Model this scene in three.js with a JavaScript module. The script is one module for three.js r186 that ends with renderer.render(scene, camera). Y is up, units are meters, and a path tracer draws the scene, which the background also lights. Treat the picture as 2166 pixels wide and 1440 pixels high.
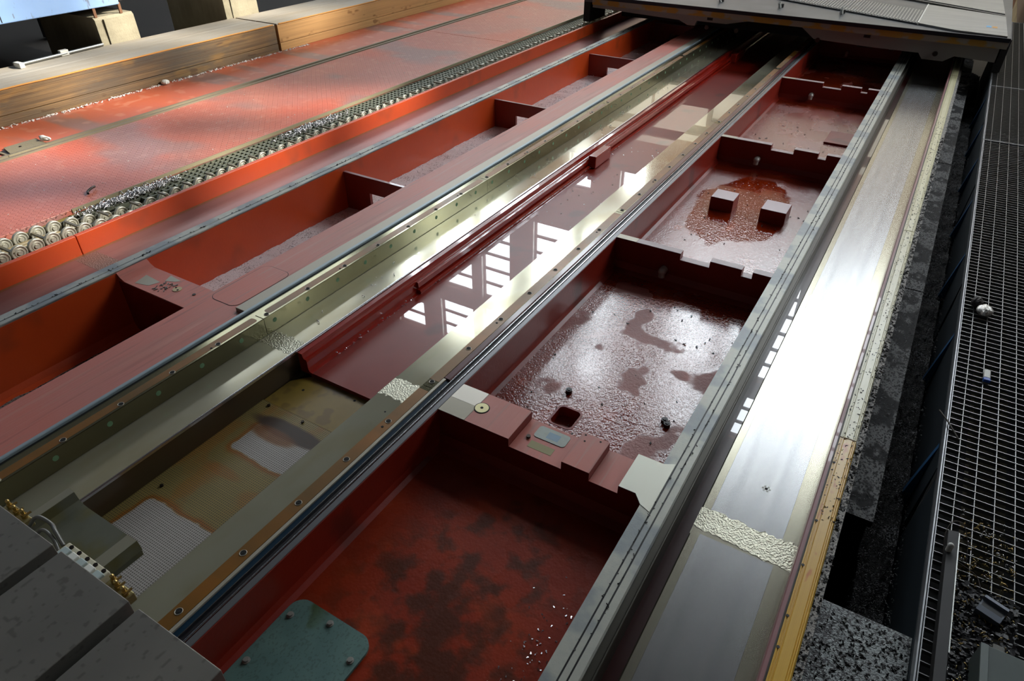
import * as THREE from 'three';
import { mergeGeometries, toCreasedNormals } from 'three/addons/utils/BufferGeometryUtils.js';
import { RoundedBoxGeometry } from 'three/addons/geometries/RoundedBoxGeometry.js';
import { RectAreaLightUniformsLib } from 'three/addons/lights/RectAreaLightUniformsLib.js';

// ---------------------------------------------------------------- camera, sky, sun, exposure
const scene = new THREE.Scene();
const camera = new THREE.PerspectiveCamera(2 * Math.atan(720 / 1447.09) * 180 / Math.PI, 2166 / 1440, 0.05, 120);
camera.position.set(0, 1.7, 0);
camera.rotation.order = 'YXZ';
camera.rotation.set(-0.62551, 0.54134, 0.0027268);
scene.add(camera);
scene.background = new THREE.Color(0.62, 0.78, 1.0);
scene.backgroundIntensity = 1.6;
const renderer = new THREE.WebGLRenderer({ antialias: true });
renderer.toneMapping = THREE.LinearToneMapping;
renderer.toneMappingExposure = 1.0;
renderer.shadowMap.enabled = true;
RectAreaLightUniformsLib.init();
const SUN_DIR = new THREE.Vector3(1.4, 1, -.85).normalize();
const sun = new THREE.DirectionalLight(new THREE.Color(1.0, 0.94, 0.84), 13);
sun.position.copy(SUN_DIR).multiplyScalar(26).add(new THREE.Vector3(-4.6, 0, -3));
sun.target.position.set(-4.6, 0, -3);
sun.castShadow = true; sun.shadow.radius = 4;
sun.shadow.mapSize.set(2048, 2048);
Object.assign(sun.shadow.camera, { left: -14, right: 14, top: 14, bottom: -14, near: 1, far: 70 });
scene.add(sun, sun.target);
const WINDOW_RADIANCE = 15;          // daylight in the frosted panes of the far wall
const SIDE_RADIANCE = 17;             // the right wall's unseen panes, which light the left side

// ---------------------------------------------------------------- helpers
let seed = 12345;
const rnd = () => { seed = (seed + 0x6D2B79F5) | 0; let t = Math.imul(seed ^ (seed >>> 15), 1 | seed); t = (t + Math.imul(t ^ (t >>> 7), 61 | t)) ^ t; return ((t ^ (t >>> 14)) >>> 0) / 4294967296; };
const rr = (a, b) => a + (b - a) * rnd();
const clamp = (x, a = 0, b = 1) => Math.min(b, Math.max(a, x));
const sst = (a, b, x) => { const t = clamp((x - a) / (b - a)); return t * t * (3 - 2 * t); };
const mix = (a, b, t) => a + (b - a) * t;
const mix3 = (a, b, t) => [mix(a[0], b[0], t), mix(a[1], b[1], t), mix(a[2], b[2], t)];
function hash(x, y, s) { let h = Math.imul(x, 374761393) ^ Math.imul(y, 668265263) ^ Math.imul(s, 2147483647 - 58); h = Math.imul(h ^ (h >>> 13), 1274126177); return ((h ^ (h >>> 16)) >>> 0) / 4294967296; }
function vnoise(x, y, px, py, s) {
  const xi = Math.floor(x), yi = Math.floor(y), fx = x - xi, fy = y - yi;
  const m = (a, p) => ((a % p) + p) % p;
  const u = fx * fx * (3 - 2 * fx), v = fy * fy * (3 - 2 * fy);
  const a = hash(m(xi, px), m(yi, py), s), b = hash(m(xi + 1, px), m(yi, py), s), c = hash(m(xi, px), m(yi + 1, py), s), d = hash(m(xi + 1, px), m(yi + 1, py), s);
  return mix(mix(a, b, u), mix(c, d, u), v);
}
function fbm(u, v, fx, fy, s, oct = 4) { let a = 0, w = .5, n = 0; for (let i = 0; i < oct; i++) { a += w * vnoise(u * fx, v * fy, fx, fy, s + i * 17); n += w; w *= .5; fx *= 2; fy *= 2; } return a / n; }
function tex(w, h, fn, srgb = true) {
  const d = new Uint8Array(w * h * 4);
  for (let j = 0; j < h; j++) for (let i = 0; i < w; i++) {
    const c = fn((i + .5) / w, (j + .5) / h), k = (j * w + i) * 4;
    if (typeof c === 'number') { d[k] = d[k + 1] = d[k + 2] = clamp(c + (hash(i, j, 77) - .5) * .012) * 255; } else { d[k] = clamp(c[0]) * 255; d[k + 1] = clamp(c[1]) * 255; d[k + 2] = clamp(c[2]) * 255; }
    d[k + 3] = 255;
  }
  const t = new THREE.DataTexture(d, w, h, THREE.RGBAFormat);
  t.wrapS = t.wrapT = THREE.RepeatWrapping; t.magFilter = THREE.LinearFilter; t.minFilter = THREE.LinearMipmapLinearFilter; t.generateMipmaps = true;
  if (srgb) t.colorSpace = THREE.SRGBColorSpace;
  t.needsUpdate = true; return t;
}
const rep = (t, sx, sy = sx) => { const c = t.clone(); c.repeat.set(1 / sx, 1 / sy); c.needsUpdate = true; return c; };
const C = (r, g, b) => new THREE.Color().setRGB(r / 255, g / 255, b / 255, THREE.SRGBColorSpace);
const sc3 = (r, g, b) => [r / 255, g / 255, b / 255];

const bases = new WeakMap(), taken = {};
function numbered(n) { const k = taken[n] = (taken[n] ?? -1) + 1; return k ? `${n}_${String(k).padStart(3, '0')}` : n; }
function thing(name, label, category, base = [0, 0, 0], group) {
  const o = new THREE.Group(); o.name = numbered(name); o.position.set(...base); bases.set(o, base);
  o.userData = { label, category }; if (group) o.userData.group = group;
  scene.add(o); return o;
}
function setting(name, base = [0, 0, 0]) { const o = new THREE.Group(); o.name = name; o.position.set(...base); bases.set(o, base); o.userData = { kind: 'structure' }; scene.add(o); return o; }
function boxUV(g) {
  if (g.userData.uv) return g;
  const p = g.attributes.position; g = g.index ? g.toNonIndexed() : g;
  const P = g.attributes.position, n = P.count, uv = new Float32Array(n * 2);
  const a = new THREE.Vector3(), b = new THREE.Vector3(), c = new THREE.Vector3(), e = new THREE.Vector3();
  for (let i = 0; i < n; i += 3) {
    a.fromBufferAttribute(P, i); b.fromBufferAttribute(P, i + 1); c.fromBufferAttribute(P, i + 2);
    e.copy(b).sub(a).cross(c.clone().sub(a)); const ax = Math.abs(e.x), ay = Math.abs(e.y), az = Math.abs(e.z);
    [a, b, c].forEach((q, k) => { const o = (i + k) * 2; if (ay >= ax && ay >= az) { uv[o] = q.x; uv[o + 1] = q.z; } else if (ax >= az) { uv[o] = q.y; uv[o + 1] = q.z; } else { uv[o] = q.x; uv[o + 1] = q.y; } });
  }
  g.setAttribute('uv', new THREE.BufferAttribute(uv, 2)); return g;
}
function planUV(g, x0, x1, z0, z1) { // top projection over a rectangle: u 0..1 over x, v 0..1 over z
  const P = g.attributes.position, uv = new Float32Array(P.count * 2);
  for (let i = 0; i < P.count; i++) { uv[2 * i] = (P.getX(i) - x0) / (x1 - x0); uv[2 * i + 1] = (P.getZ(i) - z0) / (z1 - z0); }
  g.setAttribute('uv', new THREE.BufferAttribute(uv, 2)); g.userData.uv = true; return g;
}
function part(parent, name, geo, mat, extra = {}) {
  const base = bases.get(parent) || [0, 0, 0];
  const g = boxUV(geo);
  g.translate(-base[0], -base[1], -base[2]);
  const m = new THREE.Mesh(g, mat); m.name = name; m.castShadow = m.receiveShadow = true;
  if (extra.label) m.userData.label = extra.label; if (extra.kind) m.userData.kind = extra.kind;
  bases.set(m, base); parent.add(m); return m;
}
// a repeated piece: geometry centred on the origin, shared between copies
function piece(parent, name, geo, mat, x, y, z, rot, extra = {}) {
  const base = bases.get(parent) || [0, 0, 0];
  const m = new THREE.Mesh(geo, mat); m.name = name; m.castShadow = m.receiveShadow = true;
  m.position.set(x - base[0], y - base[1], z - base[2]); if (rot) m.rotation.set(...rot);
  if (extra.label) m.userData.label = extra.label;
  bases.set(m, [x, y, z]); parent.add(m); return m;
}
const bx = (x0, x1, y0, y1, z0, z1, r = 0) => { const w = Math.abs(x1 - x0), h = Math.abs(y1 - y0), d = Math.abs(z1 - z0); const g = r ? new RoundedBoxGeometry(w, h, d, 2, Math.min(r, w / 2.1, h / 2.1, d / 2.1)) : new THREE.BoxGeometry(w, h, d); g.translate((x0 + x1) / 2, (y0 + y1) / 2, (z0 + z1) / 2); return g; };
function prof(pts, z0, z1) { const s = new THREE.Shape(pts.map(p => new THREE.Vector2(p[0], p[1]))); const d = Math.abs(z1 - z0); const g = new THREE.ExtrudeGeometry(s, { depth: d, bevelEnabled: false, curveSegments: 8 }); g.translate(0, 0, Math.min(z0, z1)); return g; }
function plan(pts, y0, y1, holes = []) { const s = new THREE.Shape(pts.map(p => new THREE.Vector2(p[0], -p[1]))); for (const h of holes) s.holes.push(new THREE.Path(h.map(p => new THREE.Vector2(p[0], -p[1])))); const g = new THREE.ExtrudeGeometry(s, { depth: y1 - y0, bevelEnabled: false }); g.rotateX(-Math.PI / 2); g.translate(0, y0, 0); return g; }
function roundRect(x0, x1, z0, z1, r, n = 6) { const p = []; const cs = [[x1 - r, z1 - r, 0], [x0 + r, z1 - r, 1], [x0 + r, z0 + r, 2], [x1 - r, z0 + r, 3]]; for (const [cx, cz, q] of cs) for (let i = 0; i <= n; i++) { const a = (q + i / n) * Math.PI / 2; p.push([cx + r * Math.cos(a), cz + r * Math.sin(a)]); } return p; }
const cyl = (x, y, z, r, h, seg = 20, axis = 'y', r2 = r) => { const g = new THREE.CylinderGeometry(r2, r, h, seg); if (axis === 'x') g.rotateZ(Math.PI / 2); if (axis === 'z') g.rotateX(Math.PI / 2); g.translate(x, y, z); return g; };
const tube = (pts, r, seg = 40, rs = 8) => new THREE.TubeGeometry(new THREE.CatmullRomCurve3(pts.map(p => new THREE.Vector3(...p))), seg, r, rs, false);
const merge = l => mergeGeometries(l.map(g => { g = g.index ? g.toNonIndexed() : g; for (const k of Object.keys(g.attributes)) if (!['position', 'normal', 'uv'].includes(k)) g.deleteAttribute(k); return g; }));

// ---------------------------------------------------------------- textures and materials
const T_cloud = tex(256, 256, (u, v) => fbm(u, v, 4, 4, 3, 5), false);
const T_fine = tex(512, 512, (u, v) => .55 * fbm(u, v, 48, 48, 9, 3) + .45 * fbm(u, v, 12, 12, 5, 2), false);
const T_streak = tex(256, 256, (u, v) => fbm(u, v, 64, 3, 21, 3), false);         // runs along z
function paintTex(a, b, c, s, amt = .5) { return tex(512, 512, (u, v) => { const n = fbm(u, v, 5, 5, s, 5), m = fbm(u, v, 20, 20, s + 3, 3), k = sst(.62, .8, fbm(u, v, 7, 7, s + 40, 4)); return mix3(mix3(a, b, clamp(n * 1.4 - .2) * amt + m * .3 - .1), c, k * .6); }); }
const paint = (t, size, o = {}) => new THREE.MeshPhysicalMaterial({ map: rep(t, size), roughness: .42, bumpMap: rep(T_fine, .5), bumpScale: .0006, clearcoat: .25, clearcoatRoughness: .25, ...o });
const T_orange = paintTex(sc3(204, 76, 22), sc3(176, 58, 18), sc3(140, 60, 34), 11);
const T_bed = paintTex(sc3(140, 36, 16), sc3(114, 26, 14), sc3(84, 28, 18), 12);
const T_beam = tex(512, 512, (u, v) => { const n = fbm(u, v, 40, 2, 31, 4), m = fbm(u, v, 4, 4, 33, 4), k = sst(.55, .75, fbm(u, v, 90, 5, 37, 3)); return mix3(mix3(sc3(204, 104, 84), sc3(180, 116, 106), m), mix3(sc3(144, 74, 64), sc3(208, 146, 128), n), k * .8); });
const T_floor = tex(512, 512, (u, v) => { const n = fbm(u, v, 5, 5, 51, 5), k = sst(.5, .72, fbm(u, v, 3, 9, 54, 4)), w = sst(.66, .8, fbm(u, v, 30, 30, 57, 2)); return mix3(mix3(mix3(sc3(198, 96, 60), sc3(174, 86, 62), n), sc3(138, 106, 98), k * .85), sc3(210, 156, 132), w * .35); });
const M = {};
M.orange = paint(T_orange, 2.2);
M.bed = paint(T_bed, 1.7, { roughness: .42, clearcoat: .2, clearcoatRoughness: .2 });
M.beam = paint(T_beam, 1.4, { roughness: .5, clearcoat: .25, clearcoatRoughness: .35, bumpMap: rep(T_streak, .5, 1), bumpScale: .0012 });
M.floorRed = paint(T_floor, 2.4, { roughness: .45, clearcoat: .2, clearcoatRoughness: .35 });
const T_checker = tex(256, 256, (u, v) => { let h = 0; for (const [cx, cy, q] of [[.25, .25, 0], [.75, .75, 0], [.75, .25, 1], [.25, .75, 1]]) { const x = u - cx, y = v - cy, a = q ? (x + y) : (x - y), b = q ? (x - y) : (x + y); h = Math.max(h, sst(1, .55, Math.hypot(a / .34, b / .09))); } return h; }, false);
const T_checkCol = tex(512, 512, (u, v) => { const n = fbm(u, v, 5, 5, 61, 5), k = sst(.46, .7, fbm(u, v, 4, 6, 64, 4)), w = sst(.6, .78, fbm(u, v, 60, 60, 67, 2)), o = sst(.58, .75, fbm(u, v, 3, 4, 69, 4)); return mix3(mix3(mix3(mix3(sc3(196, 108, 84), sc3(178, 98, 82), n), sc3(146, 112, 108), k * .8), sc3(206, 84, 46), o * .7), sc3(222, 180, 164), w * .15); });
M.checker = paint(T_checkCol, 3.1, { roughness: .4, clearcoat: .25, clearcoatRoughness: .3, bumpMap: rep(T_checker, .055), bumpScale: .014 });
M.maroonFloor = paint(paintTex(sc3(92, 40, 40), sc3(74, 32, 34), sc3(60, 40, 40), 71), 2, { roughness: .5 });

const metal = (c, rough, o = {}) => new THREE.MeshPhysicalMaterial({ color: c, metalness: 1, roughness: rough, ...o });
const T_way = tex(512, 512, (u, v) => { const n = fbm(u, v, 3, 6, 81, 4), m = sst(.5, .8, fbm(u, v, 8, 3, 83, 4)); return mix3(mix3(sc3(196, 192, 166), sc3(178, 176, 156), n), sc3(172, 160, 120), m * .5); });
const T_wayRough = tex(512, 512, (u, v) => (.1 + .08 * fbm(u, v, 5, 5, 91, 4) + .02 * fbm(u, v, 60, 3, 95, 2)) / .25, false);
M.way = new THREE.MeshPhysicalMaterial({ map: rep(T_way, 1.1), metalness: .55, roughness: .25, roughnessMap: rep(T_wayRough, .9), clearcoat: 1, clearcoatRoughness: .01 });
const T_brushCol = tex(512, 512, (u, v) => { const s = fbm(u, v, 24, 1, 111, 3), n = fbm(u, v, 40, 3, 113, 3); return mix3(sc3(152, 153, 154), sc3(178, 178, 176), .6 * s + .4 * n); });
M.brushed = new THREE.MeshPhysicalMaterial({ map: rep(T_brushCol, .8), metalness: 1, roughness: .27});
M.brushedOily = new THREE.MeshPhysicalMaterial({ color: C(176, 172, 154), metalness: .9, roughness: .24});
const T_scrape = tex(256, 256, (u, v) => fbm(u, v, 26, 26, 121, 2), false);
M.scraped = new THREE.MeshPhysicalMaterial({ color: C(196, 194, 176), metalness: 1, roughness: .45, bumpMap: rep(T_scrape, .12), bumpScale: .003 });
const T_tan = tex(256, 256, (u, v) => { const n = fbm(u, v, 3, 5, 131, 5); return mix3(sc3(138, 88, 22), sc3(104, 76, 30), clamp(n * 1.6 - .3)); });
M.tan = new THREE.MeshPhysicalMaterial({ map: rep(T_tan, .7), metalness: .2, roughness: .4, clearcoat: .15, clearcoatRoughness: .15 });
const T_olive = tex(256, 256, (u, v) => mix3(sc3(150, 146, 116), sc3(124, 122, 100), fbm(u, v, 4, 4, 141, 5)));
M.olive = new THREE.MeshPhysicalMaterial({ map: rep(T_olive, .8), metalness: .9, roughness: .15, });
M.wall_brown = new THREE.MeshPhysicalMaterial({ color: C(104, 92, 76), metalness: .8, roughness: .3 });
M.railGrey = new THREE.MeshPhysicalMaterial({ map: rep(tex(256, 256, (u, v) => { const n = sst(.42, .6, fbm(u, v, 3, 4, 151, 4)), f = fbm(u, v, 60, 60, 155, 2); return mix3(sc3(176, 176, 164), sc3(132, 138, 140), n * .8 + f * .2); }), .6), metalness: .25, roughness: .42, bumpMap: rep(T_fine, .2), bumpScale: .0003 });
M.silver = metal(C(200, 200, 204), .22);
M.strip = new THREE.MeshStandardMaterial({ color: C(168, 162, 146), metalness: .35, roughness: .42 });
M.darkSteel = new THREE.MeshStandardMaterial({ map: rep(tex(256, 256, (u, v) => { const n = fbm(u, v, 4, 4, 161, 5), s = sst(.7, .78, fbm(u, v, 64, 64, 163, 2)); return mix3(mix3(sc3(134, 130, 122), sc3(108, 106, 100), n), sc3(58, 54, 50), s * .28); }), .8), metalness: .35, roughness: .48 });
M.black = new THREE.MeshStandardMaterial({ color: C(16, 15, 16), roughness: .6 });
M.rubber = new THREE.MeshStandardMaterial({ color: C(26, 24, 28), roughness: .42 });
M.blueSeal = new THREE.MeshPhysicalMaterial({ color: C(22, 48, 66), roughness: .3, clearcoat: .5, clearcoatRoughness: .1 });
M.maroonSeal = new THREE.MeshPhysicalMaterial({ color: C(84, 20, 26), roughness: .3, clearcoat: .6, clearcoatRoughness: .1 });
M.pinkPaint = new THREE.MeshPhysicalMaterial({ color: C(146, 100, 100), roughness: .4, clearcoat: .3 });
M.boltRing = new THREE.MeshStandardMaterial({ color: C(170, 164, 150), metalness: .6, roughness: .35 });
M.bolt = metal(C(70, 64, 60), .4); M.boltHole = new THREE.MeshStandardMaterial({ color: C(8, 7, 6), roughness: .8 });
M.green = new THREE.MeshStandardMaterial({ color: C(112, 150, 116), roughness: .5, metalness: .3 });
M.trayOil = new THREE.MeshPhysicalMaterial({ map: rep(paintTex(sc3(138, 31, 9), sc3(116, 23, 8), sc3(96, 24, 9), 171), 1.5), roughness: .35, clearcoat: 1, clearcoatRoughness: 0 , ior: 1.5 });
M.trayRed = new THREE.MeshPhysicalMaterial({ color: C(150, 28, 12), roughness: .25, clearcoat: 1, clearcoatRoughness: .04, bumpMap: rep(T_fine, .6), bumpScale: .0006 });
M.chanOil = new THREE.MeshPhysicalMaterial({ color: C(52, 14, 12), roughness: .3, clearcoat: 1, clearcoatRoughness: 0 });
M.brass = metal(C(190, 164, 104), .34);
M.white = new THREE.MeshStandardMaterial({ color: C(222, 222, 214), roughness: .5 });
M.pipe = new THREE.MeshPhysicalMaterial({ color: C(206, 204, 198), metalness: .3, roughness: .3 });
M.galv = metal(C(170, 172, 168), .42);

// ---------------------------------------------------------------- THE HALL
const ZF = -15, ZN = 9, XL = -14, XR = 9, YC = 13, YB = -0.75;
const M_wall = new THREE.MeshStandardMaterial({ map: rep(tex(256, 256, (u, v) => mix3(sc3(206, 200, 188), sc3(190, 184, 172), fbm(u, v, 4, 4, 181, 4))), 4), roughness: .85 });
const M_wallRed = new THREE.MeshStandardMaterial({ color: C(136, 104, 86), roughness: .8 });
const M_clad = new THREE.MeshStandardMaterial({ color: C(226, 222, 206), roughness: .7 });
const M_ceil = new THREE.MeshStandardMaterial({ color: C(40, 38, 38), roughness: .9 });
const M_conc = new THREE.MeshStandardMaterial({ map: rep(tex(512, 512, (u, v) => { const n = fbm(u, v, 6, 6, 191, 5), s = fbm(u, v, 40, 3, 193, 3); return mix3(sc3(188, 178, 150), sc3(140, 132, 110), n * .7 + s * .3); }), 1), roughness: .9, bumpMap: rep(T_fine, .4), bumpScale: .004 });
const M_frame = new THREE.MeshStandardMaterial({ color: C(88, 66, 58), roughness: .6 });
const M_bar = new THREE.MeshStandardMaterial({ color: C(60, 48, 44), roughness: .6 });
const M_reveal = new THREE.MeshStandardMaterial({ color: C(214, 210, 200), roughness: .7 });
const PANE = (L, k = .3) => new THREE.MeshStandardMaterial({ color: C(200, 208, 214), roughness: .6, emissive: new THREE.Color(.86, .94, 1.0), emissiveIntensity: L * k });
const M_pane = PANE(WINDOW_RADIANCE), M_paneSide = PANE(SIDE_RADIANCE);

const floorS = setting('floor');
part(floorS, 'slab', bx(XL - .3, XR + .3, YB - .3, YB, ZF - .3, ZN + .3), M_conc);
const ceilS = setting('ceiling');
part(ceilS, 'slab', bx(XL - .3, XR + .3, YC, YC + .3, ZF - .3, ZN + .3), M_ceil);
for (let i = 0; i < 5; i++) part(ceilS, 'roof_beam', bx(XL, XR, YC - .7, YC, -13 + i * 4.6, -12.6 + i * 4.6), M_ceil);

// unseen high-bay lamps, out of view, placed to light the lower far wall
for (const x of [-9, -5.5, -2.75, 1.5]) {
  const y = 11.9, z = -9.2;
  part(ceilS, 'unseen_lamp_shade', new THREE.LatheGeometry([[.06, .3], [.1, .26], [.24, .06], [.27, 0]].map(p => new THREE.Vector2(...p)), 24).rotateX(.5).translate(x, y, z), new THREE.MeshStandardMaterial({ color: C(170, 172, 172), metalness: .6, roughness: .4, side: THREE.DoubleSide }));
  part(ceilS, 'unseen_lamp_rod', bx(x - .015, x + .015, y + .25, YC, z + .13, z + .16), M_ceil);
  const bulb = part(ceilS, 'unseen_lamp_bulb', new THREE.SphereGeometry(.07, 16, 12).translate(x, y + .1, z + .06), new THREE.MeshStandardMaterial({ color: C(255, 250, 240), emissive: new THREE.Color(1, .96, .88), emissiveIntensity: 6 }));
  const s = new THREE.SpotLight(new THREE.Color(1, .97, .9), 520, 40, .36, .7, 2);
  s.position.set(x, y - .05, z - .02); s.target.position.set(x, 1.2, ZF); s.castShadow = true; s.shadow.radius = 6; scene.add(s, s.target);
}
// far wall with its two storeys of windows
const farS = setting('wall_far');
const cols = [[-13.6, -12.45], [-11.75, -10.45], [-10.1, -9.09], [-8.35, -7.2], [-6.85, -5.75], [-4.2, -2.95], [-2.6, -1.2], [-.45, .8], [1.15, 2.4], [3.2, 4.45], [4.8, 6.0], [6.8, 8.2]];
const lowCols = [[-7.35, -6.7], [-5.95, -5.3]];
{ // wall solid = rectangle minus openings, cut in horizontal bands
  const bands = [[YB, 4.3, []], [4.3, 5.05, lowCols], [5.05, 6.25, []], [6.25, 9.3, cols], [9.3, 9.85, []], [9.85, 11.4, cols], [11.4, YC, []]];
  const gs = [];
  for (const [y0, y1, op] of bands) { let x = XL; for (const [a, b] of op) { gs.push(bx(x, a, y0, y1, ZF - .3, ZF)); x = b; } gs.push(bx(x, XR, y0, y1, ZF - .3, ZF)); }
  part(farS, 'masonry', merge(gs), M_wallRed);
  for (let i = 0; i < 14; i++) if (i != 5) part(farS, 'cladding_panel', bx(-10.5 + i * 1.3, -9.26 + i * 1.3, .2, 3.1, ZF, ZF + .04, .01), M_clad);
  part(farS, 'door_panel', bx(-3.95, -2.8, .1, 2.95, ZF, ZF + .03), M_wall);
  part(farS, 'door_frame', merge([bx(-4.05, -3.95, .1, 3.05, ZF, ZF + .07), bx(-2.8, -2.72, .1, 3.05, ZF, ZF + .07), bx(-3.95, -2.8, 2.95, 3.05, ZF, ZF + .07)]), M_frame);
  part(farS, 'ledge', bx(XL, XR, 3.3, 3.45, ZF, ZF + .12), M_clad);
}
let winN = 0;
function windowZ(x0, x1, y0, y1, rows, L, mp) {
  const w = setting('window_' + (++winN), [(x0 + x1) / 2, y0, ZF]);
  const h = (y1 - y0) / rows;
  for (let r = 0; r < rows; r++) part(w, 'pane', bx(x0 + .03, x1 - .03, y0 + r * h + .035, y0 + (r + 1) * h - .035, ZF - .2, ZF - .185), mp);
  part(w, 'frame', merge([bx(x0, x0 + .05, y0, y1, ZF - .2, ZF - .1), bx(x1 - .05, x1, y0, y1, ZF - .2, ZF - .1), bx(x0, x1, y0, y0 + .05, ZF - .2, ZF - .1), bx(x0, x1, y1 - .05, y1, ZF - .2, ZF - .1)]), M_frame);
  for (let r = 1; r < rows; r++) part(w, 'glazing_bar', bx(x0, x1, y0 + r * h - .035, y0 + r * h + .035, ZF - .16, ZF - .1), M_bar);
  part(w, 'reveal', merge([bx(x0 - .002, x0 + .012, y0, y1, ZF - .1, ZF + .01), bx(x1 - .012, x1 + .002, y0, y1, ZF - .1, ZF + .01), bx(x0, x1, y0 - .002, y0 + .012, ZF - .1, ZF + .03)]), M_reveal);
  const l = new THREE.RectAreaLight(new THREE.Color(.86, .94, 1.0), L * .7, x1 - x0 - .1, y1 - y0 - .1);
  l.position.set((x0 + x1) / 2, (y0 + y1) / 2, ZF - .175); l.rotation.y = Math.PI; scene.add(l);
}
for (const [a, b] of cols) { windowZ(a, b, 6.25, 9.3, 6, WINDOW_RADIANCE, M_pane); windowZ(a, b, 9.85, 11.4, 3, WINDOW_RADIANCE, M_pane); }
for (const [a, b] of lowCols) windowZ(a, b, 4.3, 5.05, 1, WINDOW_RADIANCE, M_pane);

// unseen right wall: frosted windows and sun clerestory, placed to light the left side
const rightS = setting('wall_right');
const unseenSideCols = [[-10.6, -8.4], [-7.7, -5.5]];
const unseenClere = [[-15, -14.2], [-13.9, -12.9], [-12.6, -11.6], [-11.3, -10.3], [-9.9, -9.2]];
{
  const gs = []; const bands = [[YB, 5, []], [5, 8.0, unseenSideCols], [8.0, 9.1, []], [9.1, 10.8, unseenClere.slice(2)], [10.8, 12.2, unseenClere], [12.2, YC, []]];
  for (const [y0, y1, op] of bands) { let z = ZF; for (const [a, b] of op) { if (a > z) gs.push(bx(XR, XR + .3, y0, y1, z, a)); z = b; } gs.push(bx(XR, XR + .3, y0, y1, z, ZN)); }
  part(rightS, 'masonry', merge(gs), M_wall);
  for (const y of [9.75, 10.6, 11.45]) part(rightS, 'glazing_bar', bx(XR + .1, XR + .18, y - .1, y + .1, ZF, -9.2), M_bar);
}
for (const [a, b] of unseenSideCols) {
  const w = setting('window_' + (++winN), [XR, 5, (a + b) / 2]);
  for (let r = 0; r < 5; r++) for (let c = 0; c < 2; c++) { const z0 = a + c * (b - a) / 2, z1 = a + (c + 1) * (b - a) / 2; part(w, 'pane', bx(XR + .185, XR + .2, 5 + r * .6, 5.6 + r * .6, z0, z1), M_paneSide); }
  part(w, 'frame', merge([bx(XR + .1, XR + .2, 5, 8, a, a + .05), bx(XR + .1, XR + .2, 5, 8, b - .05, b), bx(XR + .1, XR + .2, 5, 8, (a + b) / 2 - .03, (a + b) / 2 + .03)]), M_frame);
  for (let r = 1; r < 5; r++) part(w, 'glazing_bar', bx(XR + .1, XR + .16, 4.97 + r * .6, 5.03 + r * .6, a, b), M_bar);
  const l = new THREE.RectAreaLight(new THREE.Color(.9, .95, 1.0), SIDE_RADIANCE * .7, b - a - .1, 2.9);
  l.position.set(XR + .175, 6.5, (a + b) / 2); l.rotation.y = Math.PI / 2; scene.add(l);
}
part(setting('unseen_pillar', [3, 0, -3.6]), 'shading_column', merge([bx(2.5, 3.5, .02, YC, -4.9, -4.75), bx(2.5, 3.5, .02, YC, -1.6, -1.45), bx(2.9, 3.1, .02, YC, -4.75, -1.6)]), M_frame);  // out of view, placed to shade the near end from the side windows
const leftS = setting('wall_left');
part(leftS, 'masonry', merge([bx(XL - .3, XL, YB, 6, ZF, ZN), bx(XL - .3, XL, 10, YC, ZF, ZN), bx(XL - .3, XL, 6, 10, ZF, -13.8), bx(XL - .3, XL, 6, 10, -8.2, ZN)]), new THREE.MeshStandardMaterial({ color: C(104, 100, 98), roughness: .85 }));
part(setting('wall_near'), 'masonry', bx(XL, XR, YB, YC, ZN, ZN + .3), new THREE.MeshStandardMaterial({ color: C(58, 56, 56), roughness: .9 }));

// raised floor on the left: smooth red strip, steel seam, chequered plates
{
  const w = setting('window_' + (++winN), [XL, 6, -11]);  // unseen left-wall window, out of view, placed to light the far wall
  const mp = PANE(3.5);
  for (let r = 0; r < 6; r++) for (let c = 0; c < 4; c++) part(w, 'pane', bx(XL - .2, XL - .185, 6 + r * 4 / 6, 6 + (r + 1) * 4 / 6, -13.8 + c * 1.4, -12.4 + c * 1.4), mp);
  for (let r = 1; r < 6; r++) part(w, 'glazing_bar', bx(XL - .16, XL - .1, 5.96 + r * 4 / 6, 6.04 + r * 4 / 6, -13.8, -8.2), M_bar);
  for (let c = 1; c < 4; c++) part(w, 'glazing_bar', bx(XL - .16, XL - .1, 6, 10, -13.84 + c * 1.4, -13.76 + c * 1.4), M_bar);
  const l = new THREE.RectAreaLight(new THREE.Color(.9, .95, 1.0), 3.5 * .7, 5.5, 3.9);
  l.position.set(XL - .175, 8, -11); l.rotation.y = -Math.PI / 2; scene.add(l);
}
const leftFloor = setting('floor_left', [-5, 0, -4]);
const FP = .02, SEAMX = -5.1, PR = -3.995;
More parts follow.
